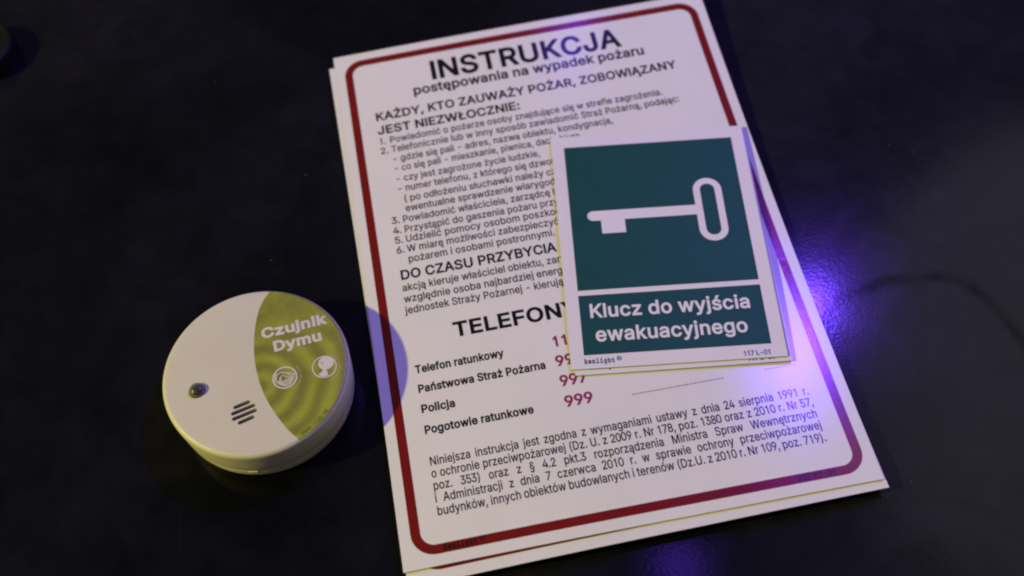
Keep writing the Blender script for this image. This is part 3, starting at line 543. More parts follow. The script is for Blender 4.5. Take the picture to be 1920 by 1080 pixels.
GLYPHS['ł'] = (172, '55,0 55,509 116,509 116,0|6,215 6,273 166,365 166,307')
GLYPHS['1'] = (453, '286,509 286,0 222,0 222,420 130,365 130,425 165,440 210,475 228,509')
for _d in '0123456789':
    _a, _o = GLYPHS[_d]
    _o = '|'.join(' '.join('%d,%d' % (int(q.split(',')[0]) - 29, int(q.split(',')[1])) for q in c.split()) for c in _o.split('|'))
    GLYPHS[_d] = (395, _o)


def wind(p, cs):
    w = 0
    x, y = p
    for c in cs:
        for i in range(len(c)):
            x0, y0 = c[i - 1]
            x1, y1 = c[i]
            if y0 <= y < y1 or y1 <= y < y0:
                t = (y - y0) / (y1 - y0)
                if x0 + t * (x1 - x0) > x:
                    w += 1 if y1 > y0 else -1
    return w


def fill(cs):
    """triangulate closed loops, non-zero winding"""
    V = []
    E = []
    for c in cs:
        s = len(V)
        V += [Vector(q) for q in c]
        E += [(s + i, s + (i + 1) % len(c)) for i in range(len(c))]
    r = delaunay_2d_cdt(V, E, [], 0, 1e-4, False)
    vs, fs = r[0], r[2]
    out = []
    for f in fs:
        cx = sum(vs[i][0] for i in f) / 3
        cy = sum(vs[i][1] for i in f) / 3
        if wind((cx, cy), cs) != 0:
            a, b2, c2 = (vs[i] for i in f)
            ar = (b2[0] - a[0]) * (c2[1] - a[1]) - (b2[1] - a[1]) * (c2[0] - a[0])
            if abs(ar) > 1e-7:
                out.append(tuple(f) if ar > 0 else tuple(reversed(f)))
    return [(v[0], v[1]) for v in vs], out


def offset(c, d):
    if d == 0: return c
    n = len(c)
    out = []
    for i in range(n):
        p, q, r = Vector(c[i - 1]), Vector(c[i]), Vector(c[(i + 1) % n])
        a = (q - p).normalized()
        b2 = (r - q).normalized()
        na = Vector((-a.y, a.x))
        nb = Vector((-b2.y, b2.x))
        m = na + nb
        if m.length < 1e-6: m = na
        m.normalize()
        k = 1 / max(0.45, m.dot(na))
        out.append(tuple(q + m * d * k))
    return out


GC = {}


def glyph(ch, d, slab=False):
    key = (ch, d, slab)
    if key not in GC:
        a, o = (SLAB if slab else GLYPHS)[ch]
        cs = []
        for c in o.split('|'):
            if c: cs.append([tuple(float(v) for v in q.split(',')) for q in c.split()])
        # clockwise outers: ink lies to the right of the direction of travel
        if cs:
            ar = max((sum(c[i - 1][0] * c[i][1] - c[i][0] * c[i - 1][1] for i in range(len(c))) for c in cs), key=abs)
            if ar > 0: cs = [list(reversed(c)) for c in cs]
        cs = [offset(c, d) for c in cs]
        GC[key] = (a + d * 0.7, fill(cs) if cs else ([], []))
    return GC[key]


def set_line(text, x0, x1, y, cap, bold=0.0, prefix=None, slab=False, justify=None):
    """verts/faces of one printed line; x0..x1 is the span of prefix (or of all of the text).
    justify = horizontal scale: the word spaces take up the slack"""
    pre = prefix if prefix is not None else text
    d = bold

    def width(s, sp=0.0):
        return sum(glyph(c, d, slab)[0] if c != ' ' else GLYPHS[' '][0] + sp for c in s)
    hI = (429 if slab else 509) + 2 * d
    sy = cap / hI
    extra = 0.0
    if justify:
        sx = sy * justify
        ns = pre.count(' ')
        if ns: extra = ((x1 - x0) / sx - width(pre)) / ns
    else:
        sx = (x1 - x0) / (width(pre) - 80)
    V = []
    F = []
    x = -40.0
    for k, ch in enumerate(text):
        if ch == ' ':
            x += GLYPHS[' '][0] + extra
            continue
        a, (vs, fs) = glyph(ch, d, slab)
        s = len(V)
        V += [(x0 + (x + v[0]) * sx, y + (v[1] + d) * sy, 0.004 * (k % 2)) for v in vs]
        F += [tuple(i + s for i in f) for f in fs]
        x += a
    return V, F


# ---------------------------------------------------------------- instruction signs
W, H = 250.0, 353.6
ZC = (-8.23, -6.16, 16.83, 5.04, -7.67, 0.07, -1.48)


def curl(X, Y):
    """height of the slightly curled panel above the table, mm"""
    x = X / W - 0.5
    y = -Y / H - 0.5
    c = ZC
    return (8.0 + c[0] * (x * x - .25) + c[1] * x * y + c[2] * (y * y - .25) + c[3] * x * y * y
            + 11.0 * max(0.0, x - 0.1) * max(0.0, y - 0.1) + 6.0 * max(0.0, x - 0.1) ** 2
            + c[4] * x * x * y + c[5] * (x * x - .25) * (y * y - .25) + c[6] * y * (y * y - .25))


THK = 0.6
UP = 0.07


def on_curl(V, up=UP):
    return [(x, y, curl(x, y) + up + z) for x, y, z in V]


def panel(nx, ny, w, h, th, zf, x0=0.0, y0=0.0):
    """thin plate hanging below the surface zf; returns top+bottom and rim separately"""
    V = []
    F = []
    for s in (0, 1):
        for j in range(ny + 1):
            for i in range(nx + 1):
                x = x0 + w * i / nx
                y = y0 - h * j / ny
                V.append((x, y, zf(x, y) - s * th))
    st = (nx + 1) * (ny + 1)
    for j in range(ny):
        for i in range(nx):
            a = j * (nx + 1) + i
            F.append((a, a + nx + 1, a + nx + 2, a + 1))
            F.append((st + a, st + a + 1, st + a + nx + 2, st + a + nx + 1))
    nf = len(F)
    loop = [i for i in range(nx)] + [j * (nx + 1) + nx for j in range(ny)] + \
           [ny * (nx + 1) + i for i in range(nx, 0, -1)] + [j * (nx + 1) for j in range(ny, 0, -1)]
    for k in range(len(loop)):
        a, b2 = loop[k], loop[(k + 1) % len(loop)]
        F.append((a, b2, st + b2, st + a))
    return V, F, nf


def make_panel(name, nx, ny, w, h, th, zf, mat, emat, parent, x0=0.0, y0=0.0):
    V, F, nf = panel(nx, ny, w, h, th, zf, x0, y0)
    o = make(name, V, F, mat, parent)
    o.data.materials.append(emat)
    for i, p in enumerate(o.data.polygons):
        p.use_smooth = True
        if i >= nf: p.material_index = 1
    o.data.set_sharp_from_angle(angle=math.radians(30))
    return o


def round_loop(x0, y0, x1, y1, r, step=6.0, arc=10):
    pts = []
    cs = [(x1 - r, y1 - r, 0), (x0 + r, y1 - r, 90), (x0 + r, y0 + r, 180), (x1 - r, y0 + r, 270)]
    for cx, cy, a0 in cs:
        for k in range(arc + 1):
            a = math.radians(a0 + 90 * k / arc)
            pts.append((cx + r * math.cos(a), cy + r * math.sin(a)))
    return pts


def resample(p, n):
    L = [0.0]
    for i in range(len(p)):
        L.append(L[-1] + math.dist(p[i], p[(i + 1) % len(p)]))
    out = []
    for k in range(n):
        s = L[-1] * k / n
        i = max(j for j in range(len(p)) if L[j] <= s + 1e-9)
        t = (s - L[i]) / max(1e-9, L[i + 1] - L[i])
        q = p[(i + 1) % len(p)]
        out.append((p[i][0] + t * (q[0] - p[i][0]), p[i][1] + t * (q[1] - p[i][1])))
    return out


def frame_band(x0, y0, x1, y1, r, w):
    """rounded frame: straight runs subdivided so that it follows the curl"""
    V = []
    F = []
    oc = []
    ic = []
    corners = [(x1 - r, y1 - r, 0), (x0 + r, y1 - r, 90), (x0 + r, y0 + r, 180), (x1 - r, y0 + r, 270)]
    for q, (cx, cy, a0) in enumerate(corners):
        for k in range(15):
            a = math.radians(a0 + 90 * k / 14)
            oc.append((cx + r * math.cos(a), cy + r * math.sin(a)))
            ic.append((cx + (r - w) * math.cos(a), cy + (r - w) * math.sin(a)))
        nx = corners[(q + 1) % 4]
        a = math.radians(a0 + 90)
        o1, i1 = oc[-1], ic[-1]
        o2 = (nx[0] + r * math.cos(a), nx[1] + r * math.sin(a))
        i2 = (nx[0] + (r - w) * math.cos(a), nx[1] + (r - w) * math.sin(a))
        m = int(math.dist(o1, o2) / 6)
        for k in range(1, m):
            t = k / m
            oc.append((o1[0] + t * (o2[0] - o1[0]), o1[1] + t * (o2[1] - o1[1])))
            ic.append((i1[0] + t * (i2[0] - i1[0]), i1[1] + t * (i2[1] - i1[1])))
    n = len(oc)
    V = [(x, y, 0.0) for x, y in oc] + [(x, y, 0.0) for x, y in ic]
    for i in range(n):
        k = (i + 1) % n
        F.append((i, k, n + k, n + i))
    return V, F


sign = empty('instruction_sign', (0, 0, 0))
make_panel('panel', 50, 70, W, H, THK, curl, M_sheet, M_edge, sign)
V, F = frame_band(6.0, -347.5, 244.1, -6.0, 12.5, 5.1)
make('border', on_curl(V, 0.05), F, M_red, sign)

B = 18.0
P1 = 7.62
LINES = [
    # name, text, x0, x1, y, cap, bold, prefix, justify, material
    ('title', 'INSTRUKCJA', 62.6, 187.6, -33.6, 16.0, 25, None, None, M_black),
    ('subtitle', 'postępowania na wypadek pożaru', 48.6, 201.4, -43.4, 7.6, 24, None, None, M_black),
    ('heading', 'KAŻDY, KTO ZAUWAŻY POŻAR, ZOBOWIĄZANY', 21.8, 218.6, -59.0, 6.8, 24, None, None, M_black),
    ('heading', 'JEST NIEZWŁOCZNIE:', 21.8, 113.4, -70.2, 6.8, 24, None, None, M_black),
    ('heading', 'DO CZASU PRZYBYCIA STRAŻY', 21.7, 114.1, -180.3, 6.9, 24, 'DO CZASU PRZYBYCIA', None, M_black),
    ('heading', 'TELEFONY', 46.8, 108.4, -224.8, 9.9, 26, 'TELEFON', None, M_black),
    ('text_line', '1.', 21.6, 25.4, -78.2, 5.1, 13, None, None, M_black),
    ('text_line', 'Powiadomić o pożarze osoby znajdujące się w strefie zagrożenia.', 28.3, 204.6, -78.2, 5.1, 13, None, None, M_black),
    ('text_line', '2.', 21.6, 26.2, -85.8, 5.1, 13, None, None, M_black),
    ('text_line', 'Telefonicznie lub w inny sposób zawiadomić Straż Pożarną, podając:', 28.4, 213.7, -85.8, 5.1, 13, None, None, M_black),
    ('text_line', '- gdzie się pali - adres, nazwa obiektu, kondygnacja,', 27.9, 168.6, -93.6, 5.1, 13, None, None, M_black),
    ('text_line', '- co się pali - mieszkanie, piwnica, dach, biuro,', 27.9, 120.6, -101.1, 5.1, 13, '- co się pali - mieszkanie, piwnica, d', None, M_black),
    ('text_line', '- czy jest zagrożone życie ludzkie,', 27.9, 118.5, -109.3, 5.1, 13, None, None, M_black),
    ('text_line', '- numer telefonu, z którego się dzwoni,', 27.9, 124.0, -117.0, 5.1, 13, '- numer telefonu, z którego się dzwo', None, M_black),
    ('text_line', '( po odłożeniu słuchawki należy czekać', 30.8, 122.4, -125.0, 5.1, 13, '( po odłożeniu słuchawki należy c', None, M_black),
    ('text_line', 'ewentualne sprawdzenie wiarygodności', 31.0, 120.0, -132.3, 5.1, 13, 'ewentualne sprawdzenie wiarygo', None, M_black),
    ('text_line', '3.', 21.6, 26.2, -139.8, 5.1, 13, None, None, M_black),
    ('text_line', 'Powiadomić właściciela, zarządcę lub', 28.2, 118.6, -139.9, 5.1, 13, 'Powiadomić właściciela, zarządcę', None, M_black),
    ('text_line', '4.', 21.6, 26.2, -147.2, 5.1, 13, None, None, M_black),
    ('text_line', 'Przystąpić do gaszenia pożaru przy', 28.2, 119.2, -147.4, 5.1, 13, 'Przystąpić do gaszenia pożaru prz', None, M_black),
    ('text_line', '5.', 21.6, 26.2, -154.4, 5.1, 13, None, None, M_black),
    ('text_line', 'Udzielić pomocy osobom poszkodowanym', 28.0, 118.9, -154.4, 5.1, 13, 'Udzielić pomocy osobom poszko', None, M_black),
    ('text_line', '6.', 21.6, 26.2, -161.6, 5.1, 13, None, None, M_black),
    ('text_line', 'W miarę możliwości zabezpieczyć', 28.0, 119.6, -161.6, 5.1, 13, None, None, M_black),
    ('text_line', 'pożarem i osobami postronnymi.', 27.7, 115.6, -169.0, 5.1, 13, None, None, M_black),
    ('text_line', 'akcją kieruje właściciel obiektu, zarz', 21.6, 114.8, -188.2, 5.1, 13, 'akcją kieruje właściciel obiektu, zar', None, M_black),
    ('text_line', 'względnie osoba najbardziej energiczna', 21.5, 114.6, -196.0, 5.1, 13, 'względnie osoba najbardziej energ', None, M_black),
    ('text_line', 'jednostek Straży Pożarnej - kierując', 21.3, 113.4, -203.7, 5.1, 13, 'jednostek Straży Pożarnej - kierują', None, M_black),
    ('text_line', 'Telefon ratunkowy', 21.6, 71.1, -243.0, 5.2, 29, None, None, M_black),
    ('text_line', 'Państwowa Straż Pożarna', 21.5, 92.6, -255.3, 5.2, 29, None, None, M_black),
    ('text_line', 'Policja', 21.5, 39.9, -267.8, 5.2, 29, None, None, M_black),
    ('text_line', 'Pogotowie ratunkowe', 21.5, 80.9, -280.6, 5.2, 29, None, None, M_black),
    ('phone_number', '112', 99.4, 113.4, -242.8, 6.9, 24, None, None, M_crimson),
    ('phone_number', '998', 99.0, 113.7, -255.3, 6.9, 24, None, None, M_crimson),
    ('phone_number', '997', 98.8, 113.4, -267.9, 6.9, 24, None, None, M_crimson),
    ('phone_number', '999', 98.8, 113.8, -280.7, 6.9, 24, None, None, M_crimson),
    ('text_line', 'Niniejsza instrukcja jest zgodna z wymaganiami ustawy z dnia 24 sierpnia 1991 r.', 21.6, 228.9, -299.2, 5.1, 12, None, 0.76, M_black),
    ('text_line', 'o ochronie przeciwpożarowej (Dz. U. z 2009 r. Nr 178, poz. 1380 oraz z 2010 r. Nr 57,', 21.5, 229.2, -306.2, 5.1, 12, None, 0.76, M_black),
    ('text_line', 'poz. 353) oraz z § 4.2 pkt.3 rozporządzenia Ministra Spraw Wewnętrznych', 21.5, 229.0, -313.2, 5.1, 12, None, 0.76, M_black),
    ('text_line', 'i Administracji z dnia 7 czerwca 2010 r. w sprawie ochrony przeciwpożarowej', 21.4, 229.0, -320.2, 5.1, 12, None, 0.76, M_black),
    ('text_line', 'budynków, innych obiektów budowlanych i terenów (Dz.U. z 2010 r. Nr 109, poz. 719).', 21.5, 229.0, -327.4, 5.1, 12, None, 0.76, M_black),
    ('sign_code', '222 XO-01', 206.9, 226.9, -346.5, 3.4, 14, None, None, M_black),
]
for nm, tx, x0, x1, y, cap, bo, pre, ju, mt in LINES:
    V, F = set_line(tx, x0, x1, y, cap, bo, pre, False, ju)
    make(nm, on_curl(V, 0.10 if nm == 'sign_code' else UP), F, mt, sign)
V, F = set_line('kenlight', 21.9, 39.2, -346.3, 3.4, 34, None, True)
make('maker_mark', on_curl(V, 0.10), F, M_black, sign)


def disc_ring(cx, cy, r0, r1, n=28):
    V = []
    F = []
    for i in range(n):
        a = 2 * math.pi * i / n
        V.append((cx + r0 * math.cos(a), cy + r0 * math.sin(a), 0.0))
        V.append((cx + r1 * math.cos(a), cy + r1 * math.sin(a), 0.0))
    for i in range(n):
        k = (i + 1) % n
        F.append((2 * i, 2 * i + 1, 2 * k + 1, 2 * k))
    return V, F


def registered(cx, cy, r, mat, parent, place):
    """the small R in a circle"""
    V, F = disc_ring(cx, cy, r * 0.72, r)
    gv, gf = set_line('R', cx - r * 0.4, cx + r * 0.45, cy - r * 0.5, r * 1.0, 30)
    s = len(V)
    V += gv
    F += [tuple(i + s for i in f) for f in gf]
    return make('registered_mark', place(V), F, mat, parent)


registered(41.9, -343.9, 1.45, M_black, sign, lambda V: on_curl(V, 0.10))


def dotted(x0, x1, y, nd, r):
    V = []
    F = []
    for k in range(nd):
        cx = x0 + (x1 - x0) * k / (nd - 1)
        s = len(V)
        V += [(cx + r * math.cos(a), y + r * math.sin(a), 0.0) for a in [i * math.pi / 3 for i in range(6)]]
        F.append(tuple(range(s, s + 6)))
    return V, F


for x0, x1, y, nd in ((135.5, 185.7, -280.4, 34), (210.3, 226.3, -279.8, 12)):
    V, F = dotted(x0, x1, y, nd, 0.42)
    make('dotted_line', on_curl(V), F, M_black, sign)

tag(sign, 'large fire instruction sign with red border, topmost of the two, under the green key signs', 'sign', 'stacked fire instruction signs')


def copy_tree(o, parent=None):
    c = o.copy()
    C.objects.link(c)
    c.parent = parent
    for ch in list(o.children): copy_tree(ch, c)
    return c


sign2 = copy_tree(sign)
sign2.location = Vector((-3.75, -7.9, -1.2)) * MM
sign2.rotation_euler = (0, 0, 0.0138)
sign2['label'] = 'lower fire instruction sign, only its left and bottom edges show from under the top one'

# ---------------------------------------------------------------- green key signs
KW, KH, KT = 119.0, 162.6, 0.8


def flat(V, up=UP):
    return [(x, y, z + up) for x, y, z in V]


ksign = empty('key_sign', (175.4, -187.3, 9.3), math.radians(-7.55))
make_panel('panel', 2, 2, KW, KH, KT, lambda x, y: 0.0, M_key, M_kedge, ksign, -KW / 2, KH / 2)


def quad(x0, y0, x1, y1):
    return [(x0, y0, 0), (x1, y0, 0), (x1, y1, 0), (x0, y1, 0)], [(0, 1, 2, 3)]


def slab_round(pts_loops, name, mat, parent, up):
    vs, fs = fill([[(x * 10, y * 10) for x, y in l] for l in pts_loops])
    return make(name, [(x / 10, y / 10, up) for x, y in vs], fs, mat, parent)


def stadium(x0, y0, x1, y1, n=12):
    r = (x1 - x0) / 2
    cx = (x0 + x1) / 2
    top = [(cx + r * math.cos(math.pi * k / n), y1 - r + r * math.sin(math.pi * k / n)) for k in range(n + 1)]
    bot = [(cx - r * math.cos(math.pi * k / n), y0 + r - r * math.sin(math.pi * k / n)) for k in range(n + 1)]
    return top + bot


GW = 51.8
G1 = (72.6, -31.2)
G2 = (-34.6, -72.9)
# pictogram field with the key left white (the key is the bare plastic, so the ink has its shape cut out)
o0 = (-GW, G1[0])      # local origin used when measuring the key


def kp(x, y): return (x - GW, 72.7 + y)


shaft = []
for k in range(9):
    a = math.pi / 2 + math.pi * k / 8
    shaft.append(kp(13.5 + 3.5 * math.cos(a), -52.7 + 3.5 * math.sin(a)))
shaft = shaft + [kp(17.8, -56.2), kp(17.8, -65.6), kp(31.9, -65.6), kp(31.9, -56.2), kp(74.9, -56.2)]
bow_o = [kp(x, y) for x, y in stadium(74.9, -75.6, 91.9, -30.1, 14)]
bow_i = [kp(x, y) for x, y in stadium(79.0, -71.4, 87.8, -34.3, 14)]
# merge the shaft with the outer bow: walk the outline clockwise
ko = []
ix0 = 74.9
left_top = kp(ix0, -49.2)
left_bot = kp(ix0, -56.2)
ring = bow_o[:]   # starts at right top side, goes over the top to the left, then bottom left to right
half = len(ring) // 2
top = ring[:half]          # right -> left over the top
bot = ring[half:]          # left -> right under the bottom
key_outline = list(reversed(top))      # left side of the top arc -> right
key_outline = [left_top] + key_outline + list(reversed(bot)) + [left_bot]
key_outline += list(reversed(shaft[9:-1])) + list(reversed(shaft[:9]))
# order: left_top, up and over, down the right, round the bottom, left_bot, along the shaft back to the tip
ker = [[(-GW, G1[1]), (-GW, G1[0]), (GW, G1[0]), (GW, G1[1])]]


def fill_even(loops):
    V = []
    E = []
    for c in loops:
        s = len(V)
        V += [Vector(q) for q in c]
        E += [(s + i, s + (i + 1) % len(c)) for i in range(len(c))]
    r = delaunay_2d_cdt(V, E, [], 0, 1e-5, False)
    out = []
    for f in r[2]:
        c = (sum(r[0][i][0] for i in f) / 3, sum(r[0][i][1] for i in f) / 3)
        if sum(abs(wind(c, [l])) % 2 for l in loops) % 2 == 1:
            a, b2, c2 = (r[0][i] for i in f)
            ar = (b2[0] - a[0]) * (c2[1] - a[1]) - (b2[1] - a[1]) * (c2[0] - a[0])
            out.append(tuple(f) if ar > 0 else tuple(reversed(f)))
    return [(v[0], v[1]) for v in r[0]], out


vs, fs = fill_even([ker[0], key_outline, bow_i])
make('pictogram_field', [(x, y, 0.05) for x, y in vs], fs, M_green, ksign)
V, F = quad(-GW, G2[1], GW, G2[0])
make('caption_field', flat(V, 0.05), F, M_green, ksign)
vs, fs = fill_even([key_outline, bow_i])
make('key_symbol', [(x, y, 0.055) for x, y in vs], fs, M_key, ksign)
for tx, x0, x1, y in (('Klucz do wyjścia', -46.0, 44.2, -49.6), ('ewakuacyjnego', -43.8, 40.3, -64.9)):
    V, F = set_line(tx, x0, x1, y, 9.2, 20)
    make('caption', flat(V, 0.12), F, M_key, ksign)
V, F = set_line('kenlight', -51.8, -34.9, -78.3, 3.2, 34, None, True)
make('maker_mark', flat(V), F, M_greenink, ksign)
registered(-32.6, -76.0, 1.45, M_greenink, ksign, lambda V: flat(V))
V, F = set_line('117 L-01', 35.6, 50.6, -79.6, 3.2, 30)
make('sign_code', flat(V), F, M_greenink, ksign)
tag(ksign, 'green and white key sign lying on top of its stack, fully visible', 'sign', 'stacked green key signs')
ksign2 = copy_tree(ksign)
ksign2.location = Vector((176.5, -190.3, 8.3)) * MM
ksign2.rotation_euler = (0, 0, math.radians(-7.2))
ksign2['label'] = 'second key sign, hidden under the top one except for thin bottom and right edges'

# ---------------------------------------------------------------- smoke detector
DX, DY, DH = -61.8, -235.6, 29.0
det = empty('smoke_detector', (DX, DY, 0))
det.scale = (1.012, 1.012, 1.0)
RT = 49.7


def rim_z(r):
    """height of the cover's top surface at radius r"""
    z = DH - 0.35 * (r / 47.0) ** 2
    if r > 47.2:
        t = min(1.0, (r - 47.2) / 2.5)
        z -= 2.5 * (1 - math.sqrt(max(0.0, 1 - t * t)))
    return z


def slot_loop(ax_, ay_, bx_, by_, r, n=6):
    d = Vector((bx_ - ax_, by_ - ay_)).normalized()
    nn = Vector((-d.y, d.x))
    a0 = math.atan2(nn.y, nn.x)
    L = [(ax_ + r * math.cos(a0 + math.pi * k / n), ay_ + r * math.sin(a0 + math.pi * k / n)) for k in range(n + 1)]
    L += [(bx_ + r * math.cos(a0 + math.pi + math.pi * k / n), by_ + r * math.sin(a0 + math.pi + math.pi * k / n)) for k in range(n + 1)]
    return L


SLOTS = [(-11.8, -19.9, -4.8, -18.1), (-13.2, -23.3, -2.3, -20.6), (-12.9, -26.4, -1.7, -23.6), (-10.0, -29.1, -3.2, -27.2)]
sl = [slot_loop(*s, 1.02) for s in SLOTS]
BX, BY, BR = -31.0, -6.0, 4.05
nb = 40
hole = [(BX + (BR + 0.45) * math.cos(2 * math.pi * i / nb), BY + (BR + 0.45) * math.sin(2 * math.pi * i / nb)) for i in range(nb)]
nn_ = 160
outer = [(47.0 * math.cos(2 * math.pi * i / nn_), 47.0 * math.sin(2 * math.pi * i / nn_)) for i in range(nn_)]
loops = [outer, hole] + sl
# extra interior points keep the gently domed top smooth
Vv = []
Ee = []
for c in loops:
    s = len(Vv)
    Vv += [Vector(q) for q in c]
    Ee += [(s + i, s + (i + 1) % len(c)) for i in range(len(c))]
for rr in (10, 20, 30, 40):
    for i in range(rr):
        a = 2 * math.pi * i / rr
        Vv.append(Vector((rr * math.cos(a), rr * math.sin(a))))
r_ = delaunay_2d_cdt(Vv, Ee, [], 0, 1e-5, False)
cv = []
cf = []
vs = r_[0]
for f in r_[2]:
    c = (sum(vs[i][0] for i in f) / 3, sum(vs[i][1] for i in f) / 3)
    if sum(abs(wind(c, [l])) % 2 for l in loops) % 2 == 1:
        a, b2, c2 = (vs[i] for i in f)
        ar = (b2[0] - a[0]) * (c2[1] - a[1]) - (b2[1] - a[1]) * (c2[0] - a[0])
        cf.append(tuple(f) if ar > 0 else tuple(reversed(f)))
cv = [(v[0], v[1], rim_z(math.hypot(v[0], v[1]))) for v in vs]
# walls of the openings
for l in [hole] + sl:
    s = len(cv)
    m = len(l)
    cv += [(x, y, rim_z(math.hypot(x, y))) for x, y in l] + [(x, y, DH - 2.4) for x, y in l]
    for i in range(m):
        k = (i + 1) % m
        cf.append((s + i, s + k, s + m + k, s + m + i))
# rounded shoulder and side wall
prof = [(47.0, rim_z(47.0))]
for k in range(1, 10):
    t = math.radians(90 * k / 9)
    prof.append((47.2 + 2.5 * math.sin(t), rim_z(47.2) - 2.5 * (1 - math.cos(t))))
prof += [(49.7, 24.0), (49.3, 16.0), (48.9, 8.8), (48.75, 8.3), (48.4, 8.1), (46.5, 8.1)]
s = len(cv)
lv, lf = lathe(list(reversed(prof)), nn_)
cv += lv
cf += [tuple(i + s for i in f) for f in lf]
cover = make('cover', cv, cf, M_cream, det, smooth=True, auto=35)
bm = bmesh.new()
bm.from_mesh(cover.data)
bmesh.ops.remove_doubles(bm, verts=bm.verts, dist=1e-6)
bm.normal_update()
bm.to_mesh(cover.data)
bm.free()
cover.data.set_sharp_from_angle(angle=math.radians(35))

lv, lf = lathe([(46.0, 8.6), (46.6, 8.0), (48.0, 7.4), (48.5, 6.9), (48.5, 3.4), (48.1, 1.4), (47.3, 0.5), (46.0, 0.05)][::-1], nn_, close_top=True, close_bot=True)
make('base_ring', lv, lf, M_cream, det, smooth=True, auto=40)

# the dark floor seen through the slots
vs, fs = fill_even([slot_loop(-12.5, -24.5, -2.0, -22.5, 7.5, 12)])
make('sounder_recess', [(x, y, DH - 2.45) for x, y in vs], fs, M_dark, det)

# small latch in the seam
V = []
F = []
a0 = math.radians(-101)
for k in range(9):
    a = a0 + (k - 4) * 0.013
    for r, z in ((48.0, 7.9), (49.1, 7.7), (49.1, 6.6), (48.0, 6.2)):
        V.append((r * math.cos(a), r * math.sin(a), z))
for k in range(8):
    for q in range(4):
        F.append((4 * k + q, 4 * k + 4 + q, 4 * k + 4 + (q + 1) % 4, 4 * k + (q + 1) % 4))
F.append((0, 1, 2, 3))
F.append((35, 34, 33, 32))
make('latch', V, F, M_cream, det)

# lime label: hugs the flat top and rolls over the shoulder
arc_pts = [(10.6, 47.4), (7.0, 42.0), (4.6, 37.2), (2.8, 31.6), (1.5, 25.5), (0.6, 19.2), (0.1, 12.7), (0.0, 6.4),
           (0.5, 0.2), (1.6, -7.6), (3.6, -15.3), (6.2, -22.4), (9.5, -29.6), (14.0, -37.6), (19.0, -44.2)]
a_s = math.atan2(arc_pts[-1][1], arc_pts[-1][0])
a_e = math.atan2(arc_pts[0][1], arc_pts[0][0])
RL = 48.75
lab_loop = arc_pts[:] + [(RL * math.cos(a_s + (a_e - a_s) * k / 90), RL * math.sin(a_s + (a_e - a_s) * k / 90)) for k in range(91)]
Vv = [Vector(q) for q in lab_loop]
Ee = [(i, (i + 1) % len(lab_loop)) for i in range(len(lab_loop))]
for rr in (12, 24, 36, 44, 47.0, 47.6, 48.1, 48.45):
    for i in range(240):
        a = 2 * math.pi * i / 240
        q = (rr * math.cos(a), rr * math.sin(a))
        if rr < 46 and i % 6: continue
        if wind(q, [lab_loop]) != 0: Vv.append(Vector(q))
r_ = delaunay_2d_cdt(Vv, Ee, [], 0, 1e-5, False)
fs = []
for f in r_[2]:
    c = (sum(r_[0][i][0] for i in f) / 3, sum(r_[0][i][1] for i in f) / 3)
    if wind(c, [lab_loop]) != 0:
        a, b2, c2 = (r_[0][i] for i in f)
        ar = (b2[0] - a[0]) * (c2[1] - a[1]) - (b2[1] - a[1]) * (c2[0] - a[0])
        fs.append(tuple(f) if ar > 0 else tuple(reversed(f)))
label = make('front_label', [(v[0], v[1], rim_z(math.hypot(v[0], v[1])) + 0.12) for v in r_[0]], fs, M_label, det, smooth=True)


def on_label(V, up=0.20):
    return [(x, y, rim_z(math.hypot(x, y)) + up + z) for x, y, z in V]


def turn(V, ang, cx, cy):
    c, s_ = math.cos(ang), math.sin(ang)
    return [(cx + (x - cx) * c - (y - cy) * s_, cy + (x - cx) * s_ + (y - cy) * c, z) for x, y, z in V]


LA = math.radians(4.3)
for tx, x0, x1, y in (('Czujnik', 5.3, 39.8, 17.7), ('Dymu', 11.0, 36.7, 8.5)):
    V, F = set_line(tx, x0, x1, y, 6.7, 35)
    make('lettering', on_label(turn(V, LA, x0, y)), F, M_pale, label)


def loops_obj(name, loops, mat, even=True, up=0.20):
    vs, fs = fill_even(loops)
    return make(name, on_label([(x, y, 0.0) for x, y in vs], up), fs, mat, label)


def band(pts, w):
    """thick polyline as one outline loop"""
    L = []
    R = []
    for i, p in enumerate(pts):
        a = Vector(pts[max(0, i - 1)])
        b2 = Vector(pts[min(len(pts) - 1, i + 1)])
        d = (b2 - a).normalized()
        nn = Vector((-d.y, d.x)) * w / 2
        L.append((p[0] + nn.x, p[1] + nn.y))
        R.append((p[0] - nn.x, p[1] - nn.y))
    return L + R[::-1]


def bands_obj(name, lines, mat, up=0.20):
    V = []
    F = []
    for k, (pts, w) in enumerate(lines):
        vs, fs = fill([band(pts, w)])
        s = len(V)
        V += [(x, y, 0.006 * k) for x, y in vs]
        F += [tuple(i + s for i in f) for f in fs]
    return make(name, on_label(V, up), F, mat, label)


def rotl(pts, cx, cy, ang=LA + 0.18):
    c, s_ = math.cos(ang), math.sin(ang)
    return [(cx + x * c - y * s_, cy + x * s_ + y * c) for x, y in pts]


